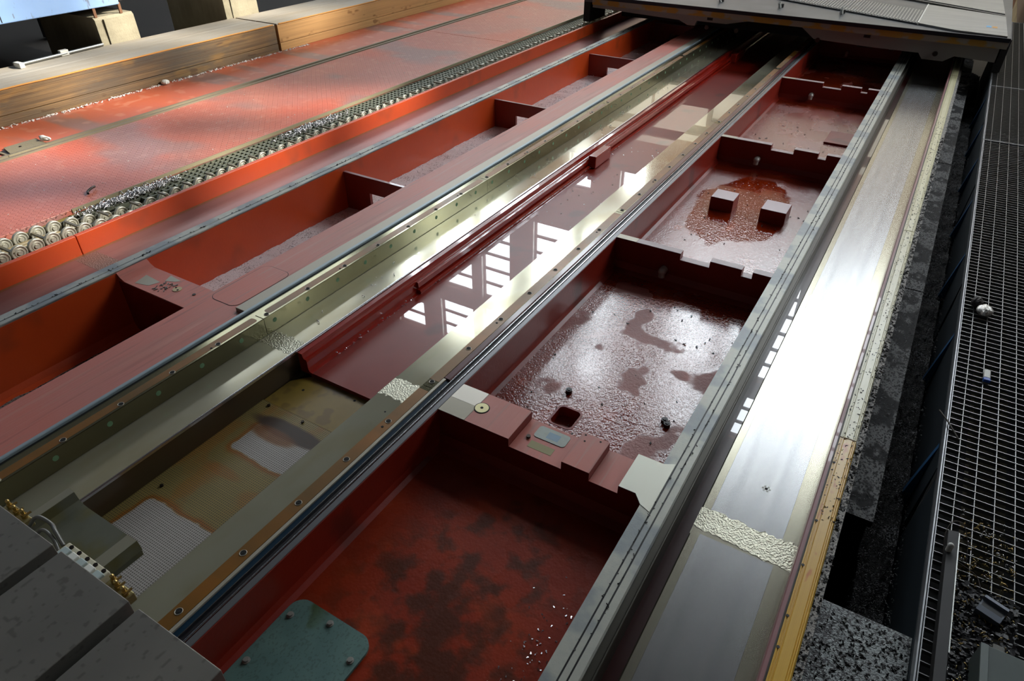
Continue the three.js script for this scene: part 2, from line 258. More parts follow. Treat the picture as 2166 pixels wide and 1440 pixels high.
{
  const T = .03;
  for (const [z0, z1] of [[-1, 4], [-6.58, -1], [-11, -6.58], [ZF, -11]]) {
    part(leftFloor, 'floor_plate', bx(SEAMX + .03, PR, FP - T, FP, z0 + .003, z1 - .003, .003), M.checker);
    part(leftFloor, 'floor_strip', bx(-6.6, SEAMX - .05, FP - T, FP, z0 + .003, z1 - .003), M.floorRed);
  }
  part(leftFloor, 'seam_bar', merge([bx(SEAMX - .048, SEAMX - .028, FP - T, FP + .012, ZF, 4), bx(SEAMX - .026, SEAMX + .004, FP - T, FP - .002, ZF, 4), bx(SEAMX + .006, SEAMX + .026, FP - T, FP + .008, ZF, 4)]), new THREE.MeshStandardMaterial({ color: C(128, 118, 98), metalness: .3, roughness: .5 }));
  part(leftFloor, 'edge_angle', bx(PR - .001, PR + .006, FP - .02, FP + .003, ZF, -1.78), new THREE.MeshStandardMaterial({ color: C(150, 140, 112), metalness: .3, roughness: .5 }));
  const my = new THREE.MeshStandardMaterial({ color: C(128, 112, 62), roughness: .6 });
  part(leftFloor, 'plate_edge', merge([bx(PR - .01, PR, FP - .12, FP - .03, -1.78, -1.66), bx(PR - .01, PR, FP - .12, FP - .03, -1.65, -1.5), bx(PR - .01, PR, FP - .12, FP - .03, -1.49, 3)]), my);
  part(leftFloor, 'foundation', bx(-6.6, PR - .012, YB, FP - .035, ZF, 4), M_conc);
  part(leftFloor, 'back_floor', bx(XL, -6.6, YB, FP - .03, ZF, ZN), new THREE.MeshStandardMaterial({ color: C(40, 38, 36), roughness: .9 }));
}
const rightFloor = setting('floor_right', [2, 0, -6]);
part(rightFloor, 'floor_plate', bx(.702, XR, -.02, .02, ZF, -5.0), M.maroonFloor);
part(rightFloor, 'floor_plate', bx(.702, XR, -.02, .02, -4.994, ZN), M.maroonFloor);
part(rightFloor, 'kerb', bx(.665, .7, -.2, .035, ZF, ZN, .004), new THREE.MeshStandardMaterial({ color: C(104, 106, 108), metalness: .5, roughness: .45 }));
part(rightFloor, 'foundation', bx(.702, XR, YB, -.025, ZF, ZN), M_conc);

// ---------------------------------------------------------------- MACHINE BEDS (cross-section in x/y, running along z)
const MF = -12.6, MN = 1.2;                       // far and near ends
const RIBS = [-1.5, -3.12, -4.97, -6.79, -8.62];  // faces of the cross ribs
const SEG = [-12.4, -10.735, -8.905, -7.075, -5.245, -3.415, -1.585, .245, 1.2];

// pocket floors: wet paint, each with its own wear
function pocketMat(col, rough, bumpTex, bumpScale, bumpSize, cc = 1, ccr = .1) {
  return new THREE.MeshPhysicalMaterial({ map: col, roughness: .5, clearcoat: cc, clearcoatRoughness: 1, clearcoatRoughnessMap: rough, clearcoatNormalScale: new THREE.Vector2(1, 1), bumpMap: bumpTex, bumpScale });
}
const TB = tex(512, 512, (u, v) => .6 * fbm(u, v, 40, 70, 201, 3) + .4 * fbm(u, v, 90, 120, 205, 2), false);
function floorMaps(s, puddle, dirt) {
  const col = tex(384, 512, (u, v) => {
    const n = fbm(u, v, 5, 7, s, 5); let c = mix3(sc3(150, 50, 12), sc3(116, 30, 10), n);
    const d = dirt(u, v); c = mix3(c, sc3(30, 26, 14), d * 1.25); const o = sst(.66, .8, fbm(u, v, 6, 9, s + 9, 3)); return mix3(c, sc3(168, 60, 18), o * .45);
  });
  const rough = tex(384, 512, (u, v) => puddle(u, v) / .7, false);
  return [col, rough];
}
const [c0, r0] = floorMaps(211, (u, v) => .16 + .25 * fbm(u, v, 6, 8, 213, 4), (u, v) => { const b = Math.exp(-(((u - .55) / .27) ** 2 + ((v - .55) / .3) ** 2)); return .42 * sst(.4, .72, fbm(u, v, 14, 20, 217, 6) + .2 * b - .07) * sst(.05, .4, b + .1); });
const [c1, r1] = floorMaps(221, (u, v) => .08 + .14 * fbm(u, v, 6, 8, 223, 4) + .5 * sst(.6, .68, fbm(u, v, 5, 8, 225, 4)), () => 0);
const [c2, r2] = floorMaps(231, (u, v) => { const e = ((u - .47) / .34) ** 2 + ((v - .42) / .3) ** 2 + .9 * (fbm(u, v, 9, 11, 233, 4) - .5); return .012 + .25 * sst(.85, 1.1, e); }, () => 0);
const [c3, r3] = floorMaps(241, (u, v) => .2 + .14 * fbm(u, v, 6, 8, 243, 4), () => 0);
const fm = (c, r, b, k) => new THREE.MeshPhysicalMaterial({ map: c, roughness: .7, roughnessMap: r, ior: 1.75, clearcoat: 1, clearcoatRoughness: .7, clearcoatRoughnessMap: r, bumpMap: rep(TB, b), bumpScale: k });
const PF = [
  [MN, -1.5, -.165, new THREE.MeshPhysicalMaterial({ map: c0, roughness: .45, specularIntensity: .35, clearcoat: .22, clearcoatRoughness: .7, clearcoatRoughnessMap: r0, bumpMap: rep(TB, .7), bumpScale: .0008 })],
  [-1.67, -3.12, -.18, fm(c1, r1, .5, .004)],
  [-3.165, -4.97, -.18, fm(c2, r2, .5, .0016)],
  [-5.015, -6.79, -.18, fm(c3, r3, .5, .0028)],
  [-6.835, -8.62, -.18, fm(c1, r1, .5, .0016)],
];
const PL = -1.222, PRX = -.403;
const bedR = thing('machine_bed', 'dark red machine bed with a row of deep wet pockets between notched cross ribs', 'machine bed', [-.65, -.4, -3]);
PF.forEach(([z0, z1, y, m], i) => {
  const pts = i === 0 ? null : null;
  const hole = i === 1 ? [roundRect(-.93, -.83, -1.945, -1.83, .022)] : [];
  const g = planUV(plan([[PL, z0], [PRX, z0], [PRX, z1], [PL, z1]], y - .03, y, hole), PL, PRX, z1, i ? z0 : -.4);
  part(bedR, 'pocket_floor', g, m);
  if (i === 1) {
    const ring = roundRect(-.936, -.824, -1.951, -1.824, .026), inn = roundRect(-.927, -.833, -1.942, -1.833, .02);
    part(bedR, 'drain_recess', merge([planUV(plan(roundRect(-.95, -.81, -1.96, -1.81, .02), y - .075, y - .045), -.95, -.81, -1.96, -1.81), boxUV(plan(ring, y - .05, y + .0015, [inn]))]), M.bed);
  }
  // fillets along the left wall
  part(bedR, 'fillet', prof([[PL, y], [PL + .026, y], [PL + .008, y + .008], [PL, y + .028]], z0, z1), M.bed);
});
part(bedR, 'side_wall', prof([[-1.262, -.5], [PL, -.5], [PL, -.02], [PL, -.003], [PL - .003, 0], [-1.246, 0], [-1.246, -.012], [-1.262, -.012]], MF, MN), M.bed);
part(bedR, 'side_wall', bx(PRX, -.33, -.5, -.02, MF, MN), M.bed);
part(bedR, 'edge_rail', merge([prof([[-1.2455, 0], [-1.2235, 0], [-1.2235, .0012], [-1.226, .002], [-1.243, .002], [-1.2455, .001]], MF, MN)]), new THREE.MeshStandardMaterial({ color: C(112, 112, 114), metalness: .5, roughness: .35 }), { label: 'bare grey left edge of the pockets' });
part(bedR, 'seal_lip', merge([bx(-1.2535, -1.2475, -.012, .004, MF, MN, .002)]), M.silver, { label: 'thin bright lip' });
// the grooved grey rail between pockets and right channel
{
  const pts = [[PRX, -.02], [PRX, 0], [-.3645, 0], [-.3645, -.006], [-.3595, -.006], [-.3595, 0], [-.3425, 0], [-.3425, -.006], [-.3375, -.006], [-.3375, 0], [-.316, 0], [-.311, -.004], [-.311, -.05], [-.33, -.05], [-.33, -.02]];
  part(bedR, 'grooved_rail', prof(pts, MF, MN), M.railGrey, { label: 'pale grey rail with two fine grooves' });
  part(bedR, 'groove_seal', merge([bx(-.3645, -.3595, -.02, -.003, MF, MN), bx(-.3425, -.3375, -.02, -.003, MF, MN)]), M.rubber);
  part(bedR, 'rail_step', merge([prof([[-.311, -.2], [-.291, -.2], [-.291, -.016], [-.311, -.012]], MF, MN), prof([[-.291, -.2], [-.283, -.2], [-.283, -.011], [-.285, -.008], [-.289, -.008], [-.291, -.011]], MF, MN)]), new THREE.MeshStandardMaterial({ color: C(58, 55, 46), metalness: .5, roughness: .4 }));
  part(bedR, 'channel_floor', bx(-.283, -.243, -.2, -.097, MF, MN), M.chanOil, { label: 'oil standing in the narrow right channel' });
}
// cross ribs with their notches
function ribShape(thick, i) {
  const n = .036;
  return thick ? [[PL, -.2], [PL, 0], [-.916, 0], [-.916, -n], [-.705, -n], [-.705, 0], [-.6, 0], [-.6, -n], [-.494, -n], [-.494, 0], [PRX, 0], [PRX, -.2]]
    : [[PL, -.2], [PL, 0], [-.863, 0], [-.863, -n], [-.708, -n], [-.708, 0], [-.546, 0], [-.546, -n], [-.493, -n], [-.493, 0], [PRX, 0], [PRX, -.2]];
}
const M_ribTop = M.pinkPaint;
RIBS.forEach((z, i) => {
  const d = i === 0 ? .17 : .045, y = i === 0 ? -.165 : -.18;
  const rib = part(bedR, 'cross_rib', prof(ribShape(i === 0, i), z - d, z), M.bed);
  part(rib, 'fillet', prof([[0, 0], [.045, 0], [.014, .013], [0, .046]], 0, PRX - PL).rotateY(-Math.PI / 2).translate(PRX, y, z), M.bed); // along the near foot
  part(rib, 'fillet', prof([[0, 0], [.028, 0], [.009, .009], [0, .03]], 0, PRX - PL).rotateY(Math.PI / 2).translate(PL, -.18, z - d), M.bed);
  const s = i === 0 ? [[PL, -.917], [-.704, -.601], [-.599, -.495, -.036], [-.915, -.706, -.036]] : [[PL + .115, -.864], [-.707, -.547], [-.862, -.709, -.036], [-.545, -.494, -.036], [-.492, PRX]];
  if (i === 0) { // bare machined pads, a screwed plug and the instruction plate
    part(rib, 'rib_cap', merge([bx(-1.105, -.917, -.002, .0015, z - d, z), bx(-.704, -.601, -.002, .0015, z - d, z), bx(-.915, -.706, -.038, -.0345, z - d, z), bx(-.599, -.495, -.038, -.0345, z - d, z)]), M.beam);
    part(rib, 'machined_pad', bx(PL, -1.106, -.002, .0018, z - .085, z), new THREE.MeshStandardMaterial({ color: C(150, 144, 130), metalness: .6, roughness: .34 }));
    part(rib, 'machined_pad', bx(PL, -1.106, -.002, .0022, z - d, z - .085), new THREE.MeshStandardMaterial({ color: C(196, 190, 178), metalness: .6, roughness: .34 }));
    part(rib, 'machined_pad', plan([[-.493, z], [-.493, z - d], [PRX + .002, z - d], [-.366, z - d - .02], [-.366, z + .05], [PRX, z + .035], [PRX - .03, z]], -.002, .0018), new THREE.MeshStandardMaterial({ color: C(198, 198, 184), metalness: .5, roughness: .4 }));
    part(rib, 'plug', merge([cyl(-1.085, .002, -1.588, .026, .004, 28)]), new THREE.MeshStandardMaterial({ color: C(206, 198, 152), metalness: .5, roughness: .4 }), { label: 'pale brass screw plug' });
    part(rib, 'plug_socket', cyl(-1.085, .0042, -1.588, .006, .001, 10), M.boltHole);
    part(rib, 'plug_rim', new THREE.TorusGeometry(.028, .0022, 6, 30).rotateX(Math.PI / 2).translate(-1.085, .0015, -1.588), M.black);
    const lt = tex(256, 128, (u, v) => { let c = sc3(176, 186, 178); if (u > .36 && u < .74 && v > .25 && v < .8) c = sc3(134, 166, 190); return mix3(c, sc3(140, 140, 126), .35 * fbm(u, v, 6, 4, 251, 3)); });
    part(rib, 'label_plate', planUV(plan(roundRect(-.868, -.742, -1.655, -1.592, .014), -.0345, -.0325), -.868, -.742, -1.655, -1.592), new THREE.MeshStandardMaterial({ map: lt, roughness: .4 }), { label: 'pale label with a blue field' });
    part(rib, 'stain', bx(-.86, -.765, -.0345, -.0338, -1.57, -1.535), new THREE.MeshStandardMaterial({ color: C(150, 140, 92), roughness: .5 }), { label: 'yellowish patch' });
    part(rib, 'screw', cyl(-.878, -.031, -1.578, .008, .008, 12), M.bolt);
    for (const [x, zz] of [[-.69, -1.66], [-.68, -1.63], [-.63, -1.655], [-.735, -1.64]]) part(rib, 'screw_hole', cyl(x, .0018, zz, .004, .0008, 8), M.boltHole);
  } else {
    part(rib, 'rib_cap', merge(s.map(([a, b, yy = 0]) => bx(a, b, yy - .002, yy + .0012, z - d, z))), new THREE.MeshStandardMaterial({ color: C(176, 158, 158), roughness: .35 }));
    part(rib, 'machined_pad', bx(PL, PL + .113, -.002, .0016, z - d, z), M.strip);
    // drain pipe elbow through the rib
    const p = piece(rib, 'drain_pipe', merge([cyl(0, 0, .006, .021, .05, 18, 'z'), cyl(0, -.012, .03, .017, .04, 16), new THREE.SphereGeometry(.021, 14, 10).translate(0, 0, .03)]), M.pipe, -.938, -.112, z);
  }
});
// two casting pads standing in the second pocket
for (const [x0, x1, z0, z1] of [[-1.012, -.866, -4.27, -4.128], [-.694, -.54, -4.27, -4.112]]) {
  const p = part(bedR, 'casting_pad', bx(x0, x1, -.185, -.1, z0, z1, .004), M.bed);
  part(p, 'pad_face', bx(x0 + .003, x1 - .003, -.101, -.0985, z0 + .003, z1 - .003), new THREE.MeshStandardMaterial({ color: C(170, 160, 164), metalness: .3, roughness: .3 }));
}
part(bedR, 'shelf_plate', bx(-.62, -.41, -.182, -.165, -6.05, -5.75, .003), M.bed);
for (const [x, z] of [[-.94, -2.033], [-.526, -2.067], [-.51, -2.05]]) part(bedR, 'plug', merge([cyl(x, -.172, z, .014, .018, 12), cyl(x, -.163, z, .007, .006, 8)]), M.rubber, { label: 'dark threaded plug' });
// green-grey cover plate screwed to the nearest pocket floor
{
  const tp = tex(256, 256, (u, v) => { const n = fbm(u, v, 5, 5, 261, 5), d = sst(.6, .72, fbm(u, v, 60, 60, 263, 2)), g = sst(.5, .6, fbm(u, v, 3, 3, 267, 3)) * sst(.5, .9, 1 - u); return mix3(mix3(mix3(sc3(104, 134, 126), sc3(78, 108, 104), n), sc3(54, 70, 30), g * 1.0), sc3(44, 52, 48), d * .22); });
  const g = thing('cover_plate', 'green painted cover plate with rounded corners screwed to the nearest pocket floor', 'cover plate', [-1.04, -.165, -.55]);
  part(g, 'plate', planUV(plan(roundRect(-1.192, -.895, -.73, -.36, .045), -.165, -.155), -1.192, -.895, -.73, -.36), new THREE.MeshStandardMaterial({ map: tp, roughness: .5, metalness: .1 }));
  for (const [x, z] of [[-1.166, -.665], [-1.045, -.705], [-.918, -.65], [-1.168, -.5], [-.918, -.47]]) part(g, 'screw', merge([cyl(x, -.151, z, .0075, .009, 12), cyl(x, -.154, z, .011, .003, 14)]), new THREE.MeshStandardMaterial({ color: C(150, 148, 142), metalness: .3, roughness: .35 }));
}
// right-hand wide guideway
const GW0 = -.243, GW1 = .0685, GY = -.09;
{
  part(bedR, 'guideway', merge([bx(GW0 + .03, .02, -.25, GY, MF, -1.635), bx(GW0 + .03, .02, -.25, GY, -1.53, MN)]), M.brushed, { label: 'wide brushed steel guideway' });
  part(bedR, 'guideway_band', merge([prof([[GW0, -.25], [GW0, GY - .004], [GW0 + .004, GY], [GW0 + .0295, GY], [GW0 + .0295, -.25]], MF, -1.635), prof([[GW0, -.25], [GW0, GY - .004], [GW0 + .004, GY], [GW0 + .0295, GY], [GW0 + .0295, -.25]], -1.53, MN), bx(.0205, GW1, -.25, GY + .0002, MF, -1.635), bx(.0205, GW1, -.25, GY + .0002, -1.53, MN)]), M.brushedOily, { label: 'oily cream border of the guideway' });
  const e = []; const e2 = []; for (let i = 0; i <= 24; i++) { const x = mix(GW0, GW1, i / 24); e.push([x, -1.525 - .012 * rnd() - .02 * (1 - i / 24)]); e2.push([x, -1.635 - .014 * rnd()]); }
  part(bedR, 'scraped_patch', plan([...e, ...e2.reverse()], GY - .02, GY + .0006), M.scraped, { label: 'matt scraped patch across the guideway' });
  part(bedR, 'scraped_base', bx(GW0, GW1, -.25, GY - .0005, -1.64, -1.515), M.brushedOily);
  part(bedR, 'oil_hole', merge([cyl(-.079, GY, -1.832, .005, .002, 12)]), M.boltHole);
  for (let k = 0; k < 6; k++) { const a = k * Math.PI / 3; part(bedR, 'hole_mark', cyl(-.079 + .011 * Math.cos(a), GY + .0004, -1.832 + .011 * Math.sin(a), .004, .0008, 6), M.white); }
  part(bedR, 'outer_lip', prof([[GW1, -.3], [GW1, -.004], [GW1 + .003, 0], [.0815, 0], [.0815, -.3]], MF, MN), M.pinkPaint, { label: 'pinkish painted edge beside the guideway' });
}
part(bedR, 'outer_wall', bx(.0815, .163, -.6, -.0145, MF, MN), M.darkSteel);

// ---------------------------------------------------------------- ribbed yellow cover strip over the rack, and the chip-strewn ledge
{
  const tY = tex(256, 1024, (u, v) => { const s = fbm(u, v, 60, 2, 271, 2), o = sst(.56, .7, fbm(u, v, 3, 26, 273, 4)) * Math.exp(-(((u - .52) / .22) ** 2)); return mix3(mix3(sc3(228, 184, 62), sc3(206, 152, 40), s * .7), sc3(196, 98, 12), o * .8); });
  const my = new THREE.MeshPhysicalMaterial({ map: rep(tY, .07, 1.8), roughness: .34, clearcoat: .7, clearcoatRoughness: .3, metalness: .0 });
  const mp = new THREE.MeshPhysicalMaterial({ map: rep(tex(128, 256, (u, v) => mix3(sc3(224, 218, 180), sc3(206, 200, 158), fbm(u, v, 40, 3, 281, 2))), .2), roughness: .36, clearcoat: .6, clearcoatRoughness: .3 });  // cream copy: glossy reflection on the far segments put into the colour
  const t = thing('cover_strip', 'ribbed yellow cover strip, far reflection painted cream, running along the right guideway', 'cover strip', [.115, 0, -3]);
  const J = [1.2, .1, -2.125, -4.018, -5.833, -7.687, -9.6, MF];
  for (let i = 0; i < J.length - 1; i++) {
    const pr = [[.0875, -.014], [.0875, 0], [.0905, 0], [.0915, -.002], [.0935, -.002], [.0945, .001], [.097, .001], [.098, -.0015], [.1, -.0015], [.102, .001], [.128, .001], [.1295, -.001], [.131, .001], [.1335, .001], [.135, -.001], [.1365, .001], [.139, .001], [.143, -.004], [.143, -.014]];
    part(t, 'strip_segment', prof(pr, J[i + 1] + .003, J[i] - .003), i < 2 ? my : mp);
  }
  for (const z of J.slice(1, 6)) part(t, 'joint_piece', bx(.0885, .143, -.012, -.003, z - .012, z + .012), M.darkSteel);
  for (const z of [-1.205, -1.31, -1.5, -1.69, -1.98]) part(t, 'screw', cyl(.092, .0005, z, .0045, .002, 10), M.black);
}
const T_grit = tex(512, 512, (u, v) => { const n = fbm(u, v, 70, 70, 291, 2), b = sst(.57, .66, n), l = sst(.6, .75, fbm(u, v, 5, 5, 297, 4)); return mix3(mix3(sc3(132, 128, 122), sc3(98, 96, 94), l), sc3(18, 17, 18), b); });
M.grit = new THREE.MeshStandardMaterial({ map: rep(T_grit, .3), roughness: .5, metalness: .2, bumpMap: rep(T_fine, .12), bumpScale: .003 });
part(bedR, 'ledge', bx(.143, .165, -.05, -.009, MF, MN), M.grit, { label: 'grey ledge strewn with black swarf' });

// ---------------------------------------------------------------- CENTRE BED: two polished flat ways either side of an oil channel
const bedC = thing('machine_bed', 'centre machine bed with two polished flat ways beside a deep oil channel', 'machine bed', [-1.8, -.4, -3]);
const FL0 = -2.238, FL1 = -2.045, FR0 = -1.556, FR1 = -1.36;
{
  const wayProf = (a, b) => [[a, -.4], [a, GY - .003], [a + .003, GY], [b - .003, GY], [b, GY - .003], [b, -.4]];
  part(bedC, 'flat_way', merge([prof(wayProf(FL0 - .05, FL1), MF, -1.638), prof(wayProf(FL0 - .05, FL1), -1.525, MN)]), M.way, { label: 'polished left flat way' });
  part(bedC, 'flat_way', merge([prof(wayProf(FR0, FR1 + .04), MF, -1.66), prof(wayProf(FR0, FR1 + .04), -1.53, MN)]), M.way, { label: 'polished right flat way' });
  part(bedC, 'flat_way_joint', merge([bx(FL0 - .05, FL1, -.4, GY, -1.638, -1.525), bx(FR0, FR1 + .04, -.4, GY, -1.66, -1.53)]), M.way);
  const patch = (x0, x1, z0, z1) => { const e = [], f = []; for (let i = 0; i <= 20; i++) { const x = mix(x0, x1, i / 20); e.push([x, z0 + .014 * (rnd() - .5)]); f.push([x, z1 + .014 * (rnd() - .5)]); } return plan([...e, ...f.reverse()], GY - .002, GY + .0006); };
  part(bedC, 'scraped_patch', patch(FL0, FL1 - .002, -1.535, -1.63), M.scraped, { label: 'matt scraped patch on the left way' });
  part(bedC, 'scraped_patch', patch(FR0 + .002, FR1, -1.54, -1.65), M.scraped, { label: 'matt scraped patch on the right way' });
  part(bedC, 'channel_wall', bx(FL1 - .012, FL1 + .0005, -.215, GY - .012, -1.57, MN), M.wall_brown, { label: 'brown oily side of the channel' });
  part(bedC, 'channel_edge', prof([[FL1 - .004, GY - .012], [FL1 + .0025, GY - .012], [FL1 + .0025, GY - .002], [FL1 - .001, GY + .0008], [FL1 - .004, GY + .0008]], MF, MN), M.silver, { label: 'thin bright edge of the left way' });
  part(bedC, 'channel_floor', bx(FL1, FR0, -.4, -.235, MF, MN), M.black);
  part(bedC, 'oil_hole', cyl(-1.455, GY + .0002, -1.46, .004, .0015, 10), M.boltHole);
}
// perforated and plain yellow tray covers in the channel floor
{
  const tp = tex(256, 256, (u, v) => { const n = fbm(u, v, 4, 4, 301, 5), k = sst(.6, .75, fbm(u, v, 8, 8, 303, 3)); return mix3(mix3(sc3(140, 116, 46), sc3(116, 94, 36), n), sc3(92, 70, 30), k * .5); });
  const p = thing('cover_plate', 'plain yellow cover plate lying against the end of the red oil tray', 'cover plate', [-1.8, -.215, -1.46]);
  part(p, 'plate', plan([[FL1 + .004, -1.352], [-1.5, -1.352], [-1.5, -1.582], [-1.97, -1.582], [-1.99, -1.56], [FL1 + .004, -1.5]], -.222, -.21), new THREE.MeshPhysicalMaterial({ map: rep(tp, .5), roughness: .42, clearcoat: .4, clearcoatRoughness: .25 }));
  for (const [x, z] of [[-1.946, -1.483], [-1.708, -1.545]]) part(p, 'screw_hole', cyl(x, -.2098, z, .006, .001, 10), M.boltHole);
  // stains in plan: u over x, v over z
  const W = 768, X0 = FL1, X1 = -1.5, Z0 = -1.35, Z1 = .3;
  const blob = (x, z, cx, cz, rx, rz, s) => { const a = Math.hypot((x - cx) / rx, (z - cz) / rz); return a + .28 * (fbm((x - X0) * 2 % 1 + 1, (z + 4) * 2 % 1, 6, 6, s, 4) - .5); };
  const holesAt = (u, v) => { const a = (u * 60) % 1 - .5, b = (v * 190) % 1 - .5; return Math.hypot(a, b) < .3 ? 1 : 0; };
  const ts = tex(W, 1024, (u, v) => {
    const x = X0 + (X1 - X0) * u, z = Z0 + (Z1 - Z0) * v, n = fbm(u, v, 6, 14, 311, 5);
    let c = mix3(sc3(142, 122, 66), sc3(122, 108, 60), n); c = mix3(c, sc3(150, 98, 34), .55 * sst(.58, .7, fbm(u, v, 4, 8, 313, 4)));
    // bare grey wells with rusty tide lines
    const sq = (cx, cz, hx, hz) => { const dx = Math.max(Math.abs(x - cx) - hx, 0), dz = Math.max(Math.abs(z - cz) - hz, 0); return Math.hypot(dx, dz) + .03 * (fbm(u, v, 7, 18, 317, 4) - .5); };
    const a = sq(-1.72, -1.165, .19, .05), b = sq(-1.75, -.35, .2, .38);
    for (const d of [a, b]) { c = mix3(c, sc3(142, 78, 12), .8 * Math.exp(-(((d - .042) / .012) ** 2))); c = mix3(c, sc3(168, 162, 156), sst(.04, .03, d)); }
    const st = sst(1.1, .75, blob(x, z, -1.8, -1.262, .21, .045, 319)); c = mix3(c, sc3(56, 38, 26), st * .95);
    const st2 = sst(1.1, .6, blob(x, z, -1.85, -1.215, .13, .04, 323)); c = mix3(c, sc3(120, 68, 24), st2 * .8);
    if (a > .05) c = mix3(c, sc3(150, 90, 28), .5 * sst(1, .5, blob(x, z, -1.86, -.98, .12, .03, 329)));
    return holesAt(u, v) ? mix3(c, sc3(40, 36, 28), .6) : c;
  });
  const q = thing('cover_plate', 'yellow perforated tray cover stained with brown oil tide marks', 'cover plate', [-1.8, -.215, -.6]);
  part(q, 'plate', planUV(plan([[X0, Z0], [X1, Z0], [X1, Z1], [X0, Z1]], -.222, -.209), X0, X1, Z0, Z1), new THREE.MeshPhysicalMaterial({ map: ts, roughness: .5, clearcoat: .25, clearcoatRoughness: .3 }));
  for (const [x, z] of [[-1.993, -1.333], [-1.798, -1.333], [-1.99, -.815], [-1.6, -1.333]]) part(q, 'screw', merge([cyl(x, -.206, z, .0065, .006, 12)]), M.bolt);
}
// red oil tray with raised left side
{
  const t = thing('oil_tray', 'glossy red sheet tray in the centre channel brimming with reflecting oil', 'oil tray', [-1.8, -.2, -4]);
  const yO = -.19;
  part(t, 'oil', bx(-1.985, FR0, -.21, yO, MF, -1.572), M.trayOil, { label: 'mirror-like oil over the red tray floor' });
  part(t, 'tray_side', prof([[-2.04, -.2], [-2.04, GY - .008], [-2.016, GY - .01], [-2.013, -.115], [-2.008, -.124], [-1.997, -.124], [-1.993, -.135], [-1.993, -.172], [-1.988, -.185], [-1.972, yO + .001], [-1.972, -.2]], MF, -1.57), M.trayRed);
  part(t, 'tray_bar', prof([[-1.996, -.16], [-1.996, -.128], [-1.985, -.126], [-1.979, -.13], [-1.977, -.155], [-1.98, -.16]], MF, -2.35), M.trayRed, { label: 'long raised bar on the tray side' });
  part(t, 'tray_bar', prof([[-1.99, -.19], [-1.99, -.168], [-1.97, -.168], [-1.964, -.18], [-1.966, -.19]], -8.0, -2.35), M.trayRed);
  part(t, 'splice_box', bx(-1.985, -1.925, -.186, -.1, -4.62, -4.36, .006), M.trayRed, { label: 'dark red splice box on the tray side' });
  part(t, 'splice_box', bx(-1.985, -1.925, -.186, -.1, -8.2, -7.85, .006), M.trayRed);
  for (let i = 0; i < 9; i++) { const z = -1.75 - i * .16 + rr(-.03, .03); part(t, 'screw', cyl(-1.975, -.175, z, .004, .004, 8), M.silver); }
}
// bolted tan guide rails either side, each in sections with socket screws and green filler dots
const G_bolt = (() => { const g = merge([new THREE.TorusGeometry(.0105, .0014, 6, 20).rotateX(Math.PI / 2)]); g.userData.uv = true; return boxUV(g); })();
const G_sock = boxUV(merge([cyl(0, -.0012, 0, .0098, .002, 18), cyl(0, .0002, 0, .0042, .0006, 6)])), G_dowel = boxUV(cyl(0, 0, 0, .005, .0016, 12)), G_dot = boxUV(cyl(0, 0, 0, .011, .0012, 20, 'x'));
function guideRail(left) {
  const x0 = left ? -2.292 : FR1, x1 = left ? FL0 : -1.312, t = thing('guide_rail', left ? 'bolted brown guide rail with green filler dots beside the left polished way' : 'bolted brown guide rail between the right polished way and the black seal', 'guide rail', [(x0 + x1) / 2, -.045, -3]);
  for (let i = 1; i < SEG.length; i++) {
    const z0 = SEG[i - 1] + .0012, z1 = SEG[i] - .0012, near = SEG[i] > -1.7;
    const s = part(t, 'rail_segment', bx(x0, x1 - (left ? .0015 : 0), GY + .001, -.0005, z0, z1, .0015), M.olive);
    // oily brown band along the top, ending short of the joint
    const w0 = left ? x0 + .003 : x0 + .001, w1 = left ? x0 + .042 : x1 - .002;
    const pts = roundRect(w0, w1, z0 + .02, z1 - .045, left ? .012 : .002, 5);
    part(s, 'oil_band', plan(pts, -.001, .0002), M.tan, { label: 'brown oil film on the rail' });
    if (left) part(s, 'side_face', bx(x1 - .002, x1, GY + .003, -.003, z0, z1), M.olive);
    const n = Math.round((z1 - z0) / (i === SEG.length - 2 ? .236 : .262));
    for (let k = 0; k < n; k++) {
      const z = z1 - .032 - k * (z1 - z0 - .04) / n, bxx = left ? (near ? x0 + .036 : x0 + .03) : (near ? -1.338 : -1.333);
      if (z < -9) continue;
      const b2 = piece(s, 'bolt', G_bolt, M.boltRing, bxx, .0006, z); piece(s, 'bolt_socket', G_sock, M.boltHole, bxx, .001, z);
      if (k === 2 || k === n - 1) piece(s, 'dowel', G_dowel, M.boltHole, bxx, .0006, z + .034);
    }
    if (left) for (let k = 0; k < 9; k++) { const z = z1 - .055 - k * .205; if (z > z0 + .02 && z > -9) piece(s, 'filler_dot', G_dot, M.green, x1, -.036, z); }
  }
  return t;
}
guideRail(true); guideRail(false);
// seal strips between the right guide rail and the pockets
{
  const t = thing('seal_strip', 'black and blue seal strips lying in the groove beside the pockets', 'seal strip', [-1.28, -.02, -3]);
  part(t, 'edge_strip', bx(-1.312, -1.3, -.06, .001, -1.66, MN, .001), M.strip, { label: 'pale edge strip' });
  part(t, 'blue_seal', prof([[-1.2995, -.06], [-1.2995, -.005], [-1.282, -.009], [-1.28, -.06]], -1.66, MN), M.blueSeal, { label: 'dark blue seal' });
  part(t, 'maroon_seal', prof([[-1.312, -.06], [-1.312, .0], [-1.309, .002], [-1.287, .001], [-1.281, -.006], [-1.281, -.06]], MF, -1.664), M.maroonSeal, { label: 'maroon seal further along' });
  part(t, 'thin_edge', bx(-1.2815, -1.279, -.05, -.004, MF, MN), M.silver);
  part(t, 'black_seal', prof([[-1.279, -.06], [-1.279, -.014], [-1.271, -.009], [-1.2625, -.012], [-1.2625, -.06]], MF, MN), M.rubber, { label: 'black rubber seal' });
}

